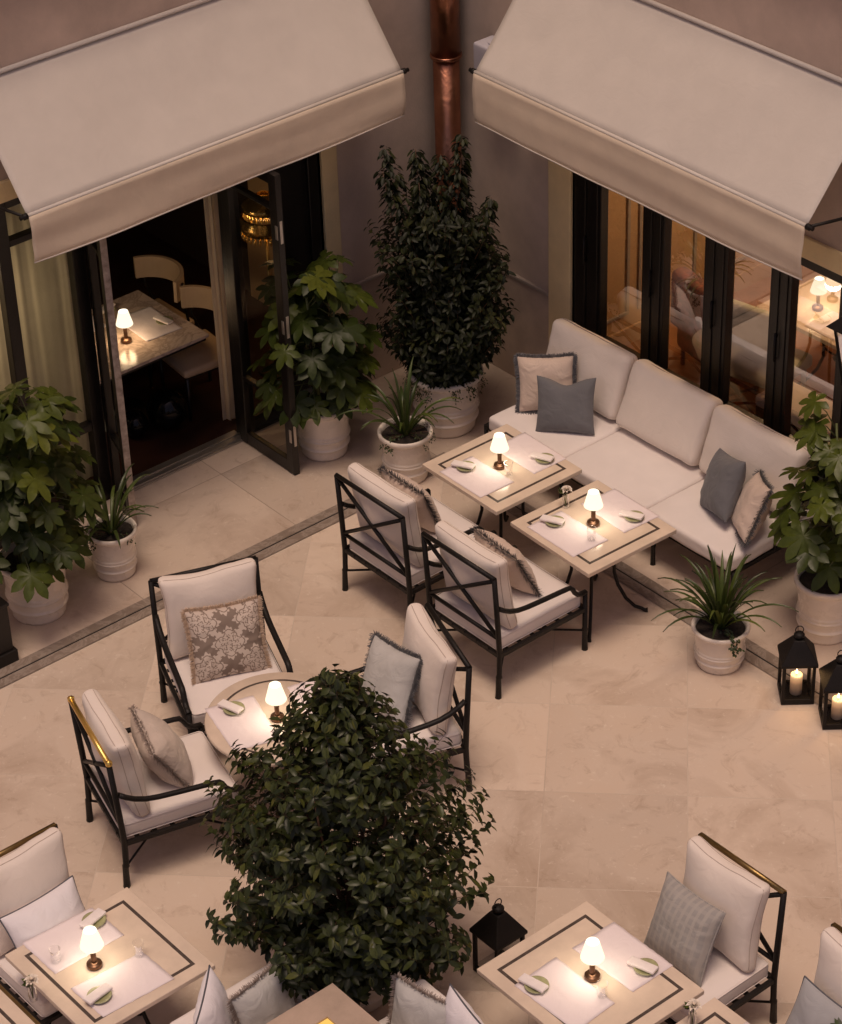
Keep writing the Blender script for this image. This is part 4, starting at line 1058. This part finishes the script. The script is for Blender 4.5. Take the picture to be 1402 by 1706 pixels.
def strap_plant(label, x, y, z0, n, Lb, seed, droop=1.0, extra=None, wid=.0125):
    rnd = random.Random(seed); A = thing('strap_leaf_plant', label, 'plant', (x,y,z0), 0, 'strap-leaved plants in small pots')
    m = MB()
    for i in range(n):
        az = i*2.39996+rnd.uniform(-.3,.3); el = radians(rnd.uniform(48,86)); ln = Lb*rnd.uniform(.6,1.1)
        p = Vector((cos(az)*.025,sin(az)*.025,0)); d = Vector((cos(az)*cos(el),sin(az)*cos(el),sin(el))); s_ = Vector((-sin(az),cos(az),0))
        k = 10; vs = []; fs = []
        for j in range(k+1):
            t = j/k; w_ = wid*(.65+.9*t-1.5*t**4)*(1 if t < 1 else .1); w_ = max(w_,.001)
            up = d.cross(s_)
            vs += [p-s_*w_-up*-.004, p+Vector((0,0,-.003)), p+s_*w_-up*-.004]
            p = p+d*(ln/k); d = (d+Vector((0,0,-.145*droop*(.35+t)))).normalized()
        for j in range(k): a = j*3; fs += [(a,a+1,a+4,a+3),(a+1,a+2,a+5,a+4)]
        m.add(vs, fs, 0, True)
    m.build('foliage', M['blade'], A)
    return A
strap_plant('dark strap-leaf plant with arching blades beside the left door leaf',7.80,13.05,.34,26,.54,21,1.6)
strap_plant('strap-leaf plant with trailing blades beside the sofa table',10.12,12.60,.36,30,.56,22,1.7)
strap_plant('bright green strap-leaf plant next to the candle lanterns',10.20,9.44,.29,60,.58,23,1.55)
def small_leaf(mb, p, d, nrm, l_, w_, curl=.15):
    X, Y, Z = frame_from(nrm, d)
    mb.add([p, p+Y*l_*.35-X*w_*.42+Z*w_*.18, p+Y*l_*.35, p+Y*l_*.35+X*w_*.42+Z*w_*.18, p+Y*l_*.68-X*w_*.40+Z*(w_*.12-l_*curl*.4), p+Y*l_*.68-Z*l_*curl*.45, p+Y*l_*.68+X*w_*.40+Z*(w_*.12-l_*curl*.4), p+Y*l_-Z*l_*curl],
           [(0,2,1),(0,3,2),(1,2,5,4),(2,3,6,5),(4,5,7),(5,6,7)], 0, True)
def trailing(label, x, y, z0, R, n, drop, seed, sector=(0,6.283), l_=.018):
    rnd = random.Random(seed); A = thing('trailing_plant', label, 'plant', (x,y,z0), 0, 'small trailing plants in the pots')
    lf = MB(); st = MB()
    for i in range(n):
        az = rnd.uniform(*sector); dr = drop*rnd.uniform(.3,1); ro = R*rnd.uniform(.95,1.08)
        pts = [Vector((0,0,.0)), Vector((cos(az)*R*.9,sin(az)*R*.9,.035)), Vector((cos(az)*ro*1.04,sin(az)*ro*1.04,-.01)), Vector((cos(az+.1)*ro*1.05,sin(az+.1)*ro*1.05,-dr))]
        st.tube(pts, .0012, 4)
        for k in range(int(14+dr*130)):
            t = rnd.uniform(0,3); a = int(min(2,t)); p = pts[a].lerp(pts[a+1],t-a)+Vector((rnd.gauss(0,.012),rnd.gauss(0,.012),rnd.gauss(.004,.010)))
            d = Vector((cos(az)+rnd.gauss(0,.7),sin(az)+rnd.gauss(0,.7),rnd.gauss(0,.6)))
            small_leaf(lf, p, d, Vector((cos(az)*.6,sin(az)*.6,.8)), l_*rnd.uniform(.7,1.3), l_*.7)
    st.build('stem', M['bark'], A); lf.build('foliage', M['ivy'], A)
trailing('tiny-leaved creeper spilling over the largest pot in the corner',10.80,12.93,.48,.27,46,.20,31)
trailing('dark creeper at the rim of the small pot beside the sofa table',10.12,12.60,.37,.19,18,.10,32)
trailing('small ivy sprig hanging over the front of the pot near the lanterns',10.20,9.44,.285,.19,3,.13,33,(-2.2,-1.7),.024)
trailing('brown-green wisps at the rim of the small pot next to the left door leaf',7.80,13.05,.345,.17,6,.05,34)

def bush(name, label, x, y, z0, prof, trunk_h, n, leaf, mat, seed, step=.028, spiky=0, twig=.0028, fill=0, bare=.25, lumpy=.17, leaders=()):
    rnd = random.Random(seed); A = thing(name, label, 'shrub', (x,y,z0))
    zs = [p[0] for p in prof]
    def R(z):
        if z <= zs[0]: return prof[0][1]
        for (a,ra),(b_,rb) in zip(prof[:-1],prof[1:]):
            if a <= z <= b_: return ra+(rb-ra)*(z-a)/(b_-a)
        return prof[-1][1]
    rmax = max(p[1] for p in prof)
    lf = MB(); tr = MB(); br = MB()
    top = zs[-1]
    tp = [Vector((0,0,-.1)), Vector((.015,.01,top*.25)), Vector((-.01,.02,top*.5)), Vector((.01,0,top*.8))]
    tr.tube(tp,[.026,.022,.016,.006],8)
    for k in range(4):
        a = k*1.57+.4; tr.tube([Vector((.01,0,top*.1)),Vector((cos(a)*rmax*.25,sin(a)*rmax*.25,top*.35)),Vector((cos(a)*rmax*.4,sin(a)*rmax*.4,top*.7))],[.014,.011,.004],6)
    cnt = 0
    while cnt < n:
        z = rnd.uniform(zs[0],top)
        if rnd.random() > (R(z)+.12)/(rmax+.12): continue
        cnt += 1
        az = rnd.uniform(0,2*pi); lump = 1+lumpy*mnoise.noise(Vector((cos(az)*1.7+seed,sin(az)*1.7,z*2.2)))*1.6
        r_ = R(z)*lump*rnd.uniform(.80,1.10)
        if rnd.random() < .3: r_ *= rnd.uniform(.35,.85)
        end = Vector((cos(az)*r_,sin(az)*r_,z+rnd.uniform(-.02,.05)+spiky*rnd.random()))
        st_ = Vector((cos(az)*r_*.15,sin(az)*r_*.15,max(.0,z-rnd.uniform(.22,.50)-spiky*.5)))
        mid = st_.lerp(end,.55)+Vector((cos(az)*r_*.08,sin(az)*r_*.08,rnd.uniform(-.06,.02)))
        def B(t): return st_*(1-t)**2+mid*2*t*(1-t)+end*t*t
        br.tube([B(i/6) for i in range(7)],[twig*(1.3-t_/6) for t_ in range(7)],4,cap=False)
        ln = (end-st_).length; k = max(4,int(ln*(1-bare)/step))
        for j in range(k):
            t = bare+(1-bare)*(j+.3)/k; p = B(t); d = (B(min(1,t+.05))-B(t-.05)).normalized()
            for sd in range(2 if rnd.random() < .75 else 1):
                ph = j*2.4+sd*pi+rnd.uniform(-.5,.5); o_ = d.orthogonal().normalized(); o_ = (Matrix.Rotation(ph,3,d) @ o_)
                ld = (o_*1.0+d*.45+Vector((0,0,-.10))).normalized()
                nr = (Vector((0,0,1))*.8+d*.3+Vector((cos(az),sin(az),0))*.45+Vector((rnd.gauss(0,.3),rnd.gauss(0,.3),0)))
                small_leaf(lf, p, ld, nr, leaf[0]*rnd.uniform(.7,1.15), leaf[1]*rnd.uniform(.8,1.1), .22)
        for _ in range(3): small_leaf(lf, end, Vector((rnd.gauss(0,.5),rnd.gauss(0,.5),1))+d, Vector((cos(az),sin(az),.6)), leaf[0]*.8, leaf[1]*.8, .1)
    for (lx, ly, lz) in leaders:
        b0 = Vector((lx*.5,ly*.5,lz-.75)); b1 = Vector((lx,ly,lz))
        br.tube([b0,b0.lerp(b1,.5)+Vector((lx*.12,ly*.12,0)),b1],[.006,.004,.002],5)
        for k in range(150):
            t = rnd.uniform(.05,1)**.8; p = b0.lerp(b1,t); a = rnd.uniform(0,6.28); sp_ = .11*(1-t)+.022
            p = p+Vector((cos(a)*sp_*rnd.random(),sin(a)*sp_*rnd.random(),rnd.uniform(-.02,.02)))
            small_leaf(lf, p, Vector((cos(a),sin(a),rnd.uniform(.2,1.3))), Vector((cos(a)*.5,sin(a)*.5,.8)), leaf[0]*rnd.uniform(.8,1.1), leaf[1], .12)
    for i in range(fill):
        z = rnd.uniform(zs[0],top*.96); az = rnd.uniform(0,2*pi); r_ = R(z)*sqrt(rnd.uniform(.05,.8))
        small_leaf(lf, Vector((cos(az)*r_,sin(az)*r_,z)), Vector((rnd.gauss(0,1),rnd.gauss(0,1),rnd.gauss(0,.5))), Vector((rnd.gauss(0,.5),rnd.gauss(0,.5),1)), leaf[0], leaf[1], .2)
    tr.build('trunk', M['bark'], A); br.build('twigs', M['bark'], A); lf.build('foliage', mat, A)
    return A
bush('camellia_bush','big dark glossy-leaved bush in the foreground hiding part of the round table',6.44,8.68,.36,
     [(-.08,.36),(.15,.60),(.5,.78),(.85,.78),(1.2,.61),(1.5,.42),(1.75,.22),(1.95,.09)],.5,440,(.080,.040),M['bush'],44,step=.034,fill=900,lumpy=.11)
bush('evergreen_shrub','tall dark evergreen shrub in the wall corner below the copper pipe',10.80,12.93,.42,
     [(.06,.32),(.3,.45),(.6,.47),(.9,.43),(1.15,.37),(1.35,.28),(1.45,.20)],.5,330,(.074,.034),M['shrub'],42,step=.029,spiky=.24,fill=700,lumpy=.42,
     leaders=[(-.30,.26,1.94),(-.37,.20,1.80),(-.14,.10,1.93),(-.06,.16,1.86),(.13,-.10,2.02),(.20,-.02,1.82),(.05,.05,1.84),(.28,-.24,1.52),(-.20,.0,1.72)])

# ------------------------------------------------------------------ foreground banquettes and console
def banquette(label, loc, rz, ln):
    # local: seat toward +y, running along -x
    A = thing('banquette', label, 'bench', loc, rz, 'pale banquettes at the bottom edge')
    m = MB(); rboxmesh(m, ln, .62, .14, .03, .012, 0, 8, .003, 5, (-ln/2,.38,.40)); m.build('seat_cushion', M['seat'], A, merge=1e-5)
    m = MB(); rboxmesh(m, ln, .10, .30, .03, .0, 0, 8, .004, 6, (-ln/2,.01,.44)); m.build('backrest', M['seat'], A, merge=1e-5)
    m = MB(); m.box(-ln,0,-.02,.66,.10,.328)
    for x in (-ln+.06,-.06):
        for y in (.04,.60): m.box(x-.02,x+.02,y-.02,y+.02,0,.099)
    m.build('base', M['frame'], A, bevel=.004)
    return A
banquette('pale low-backed bench seat left of the wooden console at the bottom edge', (5.18,8.66,0), pi, .82)
banquette('pale low-backed bench seat right of the wooden console at the bottom edge', (6.40,8.05,0), pi/2, .85)
pillow('pillow','white piped pillow on the left banquette at the bottom edge',M['whitecot'],.44,.40,.15,(5.36,8.50,.63),yawof(.70,-.72),14,0,piping=M['piping'],seed=13)
pillow('pillow','blue-grey fringed pillow on the left banquette at the bottom edge',M['paleblue'],.42,.42,.15,(5.65,8.43,.57),yawof(.2,-1),14,0,M['fringeT'],.03,seed=14)
pillow('pillow','blue-grey fringed pillow on the right banquette at the bottom edge',M['paleblue'],.42,.42,.15,(6.20,7.77,.58),yawof(-1,-.2),14,0,M['fringeT'],.03,seed=15)
pillow('pillow','white piped pillow on the right banquette at the bottom edge',M['whitecot'],.44,.40,.15,(6.26,7.49,.65),yawof(-1,.2),12,0,piping=M['piping'],seed=16)
Cn = thing('console', 'square limed oak console with an amber lit panel at the bottom edge', 'console', (5.49,7.74,0))
k = .42; z1 = .80  # half width, height
m = MB()
for a in range(4):
    R4 = Matrix.Rotation(a*pi/2,4,'Z'); i_ = .245
    m.add([tuple(R4 @ Vector(v)) for v in ((-k,-k,z1),(k,-k,z1),(i_,-i_,z1),(-i_,-i_,z1),(-k,-k,z1-.04),(k,-k,z1-.04),(i_,-i_,z1-.04),(-i_,-i_,z1-.04))],[(0,1,2,3),(7,6,5,4),(0,4,5,1),(3,2,6,7)])
m.build('top_frame', M['console'], Cn)
m = MB()
for a in range(4):
    R4 = Matrix.Rotation(a*pi/2,4,'Z'); m.add([tuple(R4 @ Vector(v)) for v in ((-k+.02,-k+.02,0),(k-.02,-k+.02,0),(k-.02,-k+.02,z1-.041),(-k+.02,-k+.02,z1-.041))],[(0,1,2,3)])
m.build('side_panels', M['console'], Cn)
m = MB(); m.box(-.244,.244,-.244,.244,z1-.05,z1-.012); m.build('lit_panel', M['amber'], Cn)
# glass hurricane
Hh = thing('hurricane_vase', 'tall clear glass hurricane on the floor at the foot of the dark bush', 'vase', (6.78,8.42,0))
m = MB(); m.lathe([(0,.01),(.07,.01),(.085,.10),(.085,.24),(.10,.30)], 32); m.lathe([(.103,.30),(.088,.24),(.088,.10),(.073,0),(0,0)], 32); m.build('glass_body', M['clear'], Hh)
m = MB(); m.lathe([(0,.012),(.035,.012),(.035,.09),(0,.09)], 20); m.build('candle_stub', M['candle'], Hh)
# dark podium at left edge
Po = thing('podium', 'dark wooden podium cut off by the left edge beside the large pot', 'podium', (6.42,12.80,0))
m = MB(); m.box(-.30,.30,-.16,.16,.0,.10); m.build('plinth', M['frame'], Po, bevel=.005)
m = MB(); m.box(-.28,.28,-.14,.14,.1005,.46); m.box(-.29,.29,-.15,.15,.4605,.485); m.build('cabinet', M['frame'], Po, bevel=.005)

# ------------------------------------------------------------------ dining room behind the french doors
T = thing('dining_table', 'veined marble dining table inside the open french doors', 'table', (9.0,14.76,0))
m = MB(); m.box(-.60,.60,-.47,.47,.675,.70); m.build('tabletop', M['marble'], T, bevel=.003)
m = MB(); m.box(-.58,.58,-.45,.45,.645,.6745); m.build('apron', M['frame'], T)
m = MB(); m.lathe([(0,0),(.26,0),(.26,.02),(.05,.05),(.045,.62),(.12,.644),(0,.644)], 28); m.build('pedestal', M['frame'], T)
make_lamp('lit lamp on the marble table inside the french doors', (9.07,14.63,.7005), warm)
placemat('beige placemat beside the lamp on the marble table', [(9.20,14.97),(9.52,14.95),(9.50,14.50),(9.18,14.52)])
placemat('beige placemat at the far end of the marble table', [(8.72,15.16),(9.10,15.17),(9.10,14.92),(8.72,14.92)])
o = dup(plate,(9.45,14.66,.7065),None,'plate with napkin at the right edge of the marble table'); o = dup(napkin,(9.44,14.66,.7235),radians(100),'napkin on the plate at the right edge of the marble table')
o = dup(plate,(9.22,15.10,.7065),None,'plate at the far end of the marble table'); o = dup(napkin,(9.22,15.11,.7235),radians(20),'napkin on the plate at the far end of the marble table')
def dining_chair(label, loc, rz):
    A = thing('dining_chair', label, 'chair', loc, rz, 'cream leather dining chairs')
    m = MB(); rboxmesh(m, .50, .48, .07, .028, .02, 0, 8, 0, 0, (0,.02,.435)); m.build('seat', M['hide'], A, merge=1e-5)
    m = MB()
    for x in (-.21,.21):
        for y in (-.20,.22): m.tube([(x,y,0),(x,y,.40)], [.013,.018], 8)
    for a in (-58,58):
        x = .316*sin(radians(a)); y = .05-.316*cos(radians(a)); m.tube([(x*.8,-.19,.40),(x,y,.62),(x,y,.84)], .011, 8)
    m.box(-.23,.23,-.21,.23,.385,.3995); m.build('legs', M['frame'], A)
    m = MB(); vs = []; fs = []; n = 20
    for i in range(n+1):
        a = radians(-72+144*i/n)
        for r_, z in ((.27,.70),(.275,.88),(.305,.88),(.30,.70)): vs.append((r_*sin(a),.05-r_*cos(a),z))
    for i in range(n):
        for q in range(4): fs.append((i*4+q,i*4+(q+1) % 4,(i+1)*4+(q+1) % 4,(i+1)*4+q))
    fs += [(0,1,2,3),(n*4+3,n*4+2,n*4+1,n*4)]
    m.add(vs, fs, 0, False); m.build('backrest', M['hide'], A)
    return A
dc = dining_chair('curved-back cream dining chair at the far side of the marble table', (9.66,15.13,0), pi/2)
dup(dc, (9.62,14.50,0), radians(84), 'cream dining chair beside the curtain at the marble table')
def curtain(label, x0, x1, y, z0, z1, mat, seed, amp=.03, fr_=26):
    n = 70; m = MB(); vs = []; fs = []; hh = 8
    for j in range(hh+1):
        t = j/hh
        for i in range(n+1):
            s_ = i/n; x = x0+(x1-x0)*s_; xx = x+(1-t)*.01*sin(s_*9+seed)
            ph = s_*(x1-x0)*fr_*1.6+seed+2.2*mnoise.noise(Vector((s_*7,seed,t*.6))); vs.append((xx, y+amp*(.6+.5*mnoise.noise(Vector((s_*9,seed+3,0))))*(sin(ph)+.35*sin(ph*2.3+1))*(1-.25*t)+.01*mnoise.noise(Vector((x*3,t*2,seed))), z0+(z1-z0)*t))
    for j in range(hh):
        for i in range(n): fs.append((j*(n+1)+i,j*(n+1)+i+1,(j+1)*(n+1)+i+1,(j+1)*(n+1)+i))
    m.add(vs, fs, 0, True); return tag(m.build('curtain', mat), label, 'curtain', 'floor length linen curtains')
curtain('narrow cream curtain drawn back beside the right door leaf', 9.53, 9.70, 14.10, .03, 2.75, M['curtain'], 1, .035, 24)
curtain('wide greenish sheer curtain behind the left window', 7.55, 8.42, 14.13, .04, 2.8, M['sheer'], 2, .016, 20)
curtain('warm lit curtain at the far left edge', 6.6, 7.50, 14.15, .04, 2.8, M['curtain'], 3, .016, 20)
def ball(label, loc, r_):
    m = MB(); m.lathe([(r_*sin(pi*i/16), r_-r_*cos(pi*i/16)) for i in range(17)], 28); o = m.build('glossy_ball', M['blackgloss']); o.location = loc; tag(o,label,'ornament','black glossy balls on the dining room floor')
ball('larger black glossy ball on the floor under the marble table', (9.20,14.36,.007), .16)
ball('smaller black glossy ball on the floor beside the larger ball', (8.93,14.42,.007), .11)
# chandelier seen in the opened door leaf
Ch = thing('crystal_lamp', 'gilt crystal lamp on a stand glimpsed through the open door leaf', 'lamp', (10.32,14.46,1.28))
m = MB(); m.lathe([(.05,.30),(.10,.26),(.17,.22),(.18,.18),(.10,.20),(.05,.24)], 24); m.lathe([(.19,.12),(.20,.06),(.19,.0),(.17,.0),(.17,.12)], 24); m.build('tiers', M['crystal'], Ch)
m = MB()
for i in range(28):
    a = 2*pi*i/28; m.lathe([(0,-.03),(.012,0),(.012,.02),(0,.05)], 6, (.185*cos(a),.185*sin(a),-.04)); m.lathe([(0,-.02),(.010,0),(0,.03)], 6, (.15*cos(a),.15*sin(a),.14))
m.build('drops', M['crystal'], Ch)
m = MB(); m.lathe([(0,.10),(.03,.115),(.03,.135),(0,.15)], 16); m.build('lit_globe', M['shade'], Ch)
m = MB(); m.tube([(0,0,.02),(0,0,-1.24)], .012, 8); m.lathe([(0,-1.27),(.14,-1.27),(.14,-1.25),(.02,-1.23),(0,-1.23)], 24); m.build('stand', M['gold2'], Ch)
l = D.lights.new('chandelier_light','POINT'); l.energy = 7; l.color = (1,.62,.30); l.shadow_soft_size = .15
lo = D.objects.new('chandelier_light', l); COL.objects.link(lo); lo.parent = Ch; lo.location = (0,0,.10)
P2 = thing('added_pendant', 'added unseen pendant lamp lighting the left curtains from the dining room', 'lamp', (7.3,14.75,2.0))  # added out of view to light the curtains from behind
m = MB(); m.lathe([(.05,.30),(.20,.05),(.205,.0),(.19,.0),(.04,.29)], 28); m.build('lamp_shade', M['gold2'], P2)
m = MB(); m.lathe([(0,.04),(.06,.08),(.06,.12),(0,.18)], 16); m.build('lit_globe', M['shadetop'], P2)
m = MB(); m.tube([(0,0,.28),(0,0,.85)], .006, 6); m.build('cord', M['black'], P2)
l = D.lights.new('added_pendant_light','POINT'); l.energy = 34; l.color = (1,.74,.46); l.shadow_soft_size = .2
lo = D.objects.new('added_pendant_light', l); COL.objects.link(lo); lo.parent = P2; lo.location = (0,0,-.05)

# lounge behind the folding windows
T = thing('lounge_table', 'pale table with lit lamp behind the right hand window', 'table', (13.35,11.13,0))
m = MB(); m.box(-.42,.42,-.62,.62,.665,.70); m.build('tabletop', M['top'], T, bevel=.004)
table_legs(T,.3,.4,.665)
make_lamp('lit lamp on the table behind the right hand window', (13.24,11.40,.7005), warm)
placemat('placemat on the table behind the right hand window', [(12.98,11.30),(13.30,11.30),(13.30,10.86),(12.98,10.86)])
dup(plate,(13.10,11.0,.7065),None,'plate on the table behind the right hand window'); dup(napkin,(13.10,11.0,.7235),radians(110),'napkin on the table behind the right hand window')
A = thing('dining_chair', 'mint upholstered high-back chair behind the third window', 'chair', (12.72,11.42,0), radians(-80))
m = MB(); rboxmesh(m, .52, .52, .12, .04, .02, 0, 8, 0, 0, (0,0,.42)); m.build('seat', M['mint'], A, merge=1e-5)
m = MB(); rboxmesh(m, .52, .10, .62, .045, 0, 0, 8, .004, 2, (0,-.25,.72)); m.build('backrest', M['mint'], A, merge=1e-5)
m = MB()
for x in (-.21,.21):
    for y in (-.22,.20): m.tube([(x,y,0),(x,y,.37)], [.014,.02], 8)
m.build('legs', M['mint'], A)
A = thing('armchair', 'rose patterned armchair beside the mint chair behind the windows', 'armchair', (12.95,12.05,0), radians(-100))
m = MB(); rboxmesh(m, .60, .60, .30, .06, .02, 0, 8, .004, 0, (0,0,.30)); m.build('seat', M['rose'], A, merge=1e-5)
m = MB(); rboxmesh(m, .62, .16, .5, .06, 0, 0, 8, .004, 2, (0,-.28,.62)); m.build('backrest', M['rose'], A, merge=1e-5)
m = MB()
for x in (-.24,.24):
    for y in (-.25,.25): m.tube([(x,y,0),(x,y,.16)], .018, 8)
m.build('legs', M['woodm'], A)
A = thing('magazine_rack', 'wooden lattice rack on the floor behind the third window', 'rack', (12.42,11.50,0), radians(-85))
m = MB(); m.box(-.22,.22,-.14,.14,.0,.05); m.bar((-.2,-.12,.06),(.2,-.12,.34),.03,.02); m.bar((.2,-.10,.06),(-.2,-.10,.34),.03,.02); m.bar((-.2,.12,.06),(.2,.12,.34),.03,.02); m.bar((.2,.10,.06),(-.2,.10,.34),.03,.02); m.build('lattice', M['woodm'], A, bevel=.003)
A = thing('window_bench', 'white cushioned bench behind the right hand window', 'bench', (12.45,10.65,0))
m = MB(); rboxmesh(m, .36, .95, .10, .03, .01, 0, 8, .003, 4, (0,0,.42)); m.build('seat_cushion', M['cream'], A, merge=1e-5)
m = MB(); m.box(-.17,.17,-.46,.46,.0,.369); m.build('base', M['frame'], A)
Pd = thing('added_pendant', 'added unseen pendant lamp brightening the lounge behind the folding windows', 'lamp', (13.6,11.6,2.35))  # unseen lamp added to brighten the room behind the windows
m = MB(); m.lathe([(.05,.30),(.20,.05),(.205,.0),(.19,.0),(.04,.29)], 28); m.build('lamp_shade', M['gold2'], Pd)
m = MB(); m.lathe([(0,.04),(.06,.08),(.06,.12),(0,.18)], 16); m.build('lit_globe', M['shadetop'], Pd)
m = MB(); m.tube([(0,0,.28),(0,0,.65)], .006, 6); m.build('cord', M['black'], Pd)
l = D.lights.new('added_pendant_light','POINT'); l.energy = 90; l.color = (1,.66,.36); l.shadow_soft_size = .25
lo = D.objects.new('added_pendant_light', l); COL.objects.link(lo); lo.parent = Pd; lo.location = (0,0,-.05)

# ------------------------------------------------------------------ light
W = D.worlds.new('World'); scn.world = W; W.use_nodes = True
nt = W.node_tree; bg = nt.nodes['Background']
sky = nt.nodes.new('ShaderNodeTexSky'); sky.sky_type = 'NISHITA'; sky.sun_disc = False
SUN_EL, SUN_AZ = radians(78), radians(235)
sky.sun_elevation = SUN_EL; sky.sun_rotation = SUN_AZ; sky.dust_density = 3; sky.ozone_density = .6
mx = nt.nodes.new('ShaderNodeMix'); mx.data_type = 'RGBA'; mx.blend_type = 'MULTIPLY'; mx.inputs['Factor'].default_value = 1
mx.inputs['B'].default_value = (1.0,.735,.715,1)
nt.links.new(sky.outputs[0], mx.inputs['A']); nt.links.new(mx.outputs['Result'], bg.inputs[0])
bg.inputs[1].default_value = .079
s = D.lights.new('sun','SUN'); s.energy = 1.6; s.angle = radians(22); s.color = (1,.785,.60)
so = D.objects.new('sun', s); COL.objects.link(so)
dirv = Vector((sin(SUN_AZ)*cos(SUN_EL), cos(SUN_AZ)*cos(SUN_EL), sin(SUN_EL)))
so.rotation_euler = dirv.to_track_quat('Z','Y').to_euler(); so.location = dirv*30+Vector((9,11,0))

# ------------------------------------------------------------------ camera
cam = D.cameras.new('camera'); co = D.objects.new('camera', cam); COL.objects.link(co)
Rr = Vector((0.7628376,-0.6459290,-0.0292313)); Dn = Vector((-0.3830610,-0.4150469,-0.8252275)); Fw = Vector((0.5209061,0.6407119,-0.5640435))
mw = Matrix((( Rr.x,-Dn.x,-Fw.x,0),(Rr.y,-Dn.y,-Fw.y,0),(Rr.z,-Dn.z,-Fw.z,10.7),(0,0,0,1)))
co.matrix_world = mw
cam.sensor_fit = 'HORIZONTAL'; cam.sensor_width = 36; cam.lens = 4324.76/1402*36; cam.clip_end = 500; cam.clip_start = .5
scn.camera = co
scn.view_settings.view_transform = 'Standard'; scn.view_settings.look = 'None'; scn.view_settings.exposure = 0; scn.view_settings.gamma = 1
scn.render.resolution_x = 842; scn.render.resolution_y = 1024
cy = scn.cycles; cy.use_denoising = True
try: cy.denoiser = 'OPENIMAGEDENOISE'
except Exception: pass
cy.max_bounces = 8; cy.diffuse_bounces = 4; cy.glossy_bounces = 4; cy.transparent_max_bounces = 16; cy.sample_clamp_indirect = 4
cy.caustics_reflective = False; cy.caustics_refractive = False
bpy.context.view_layer.update()
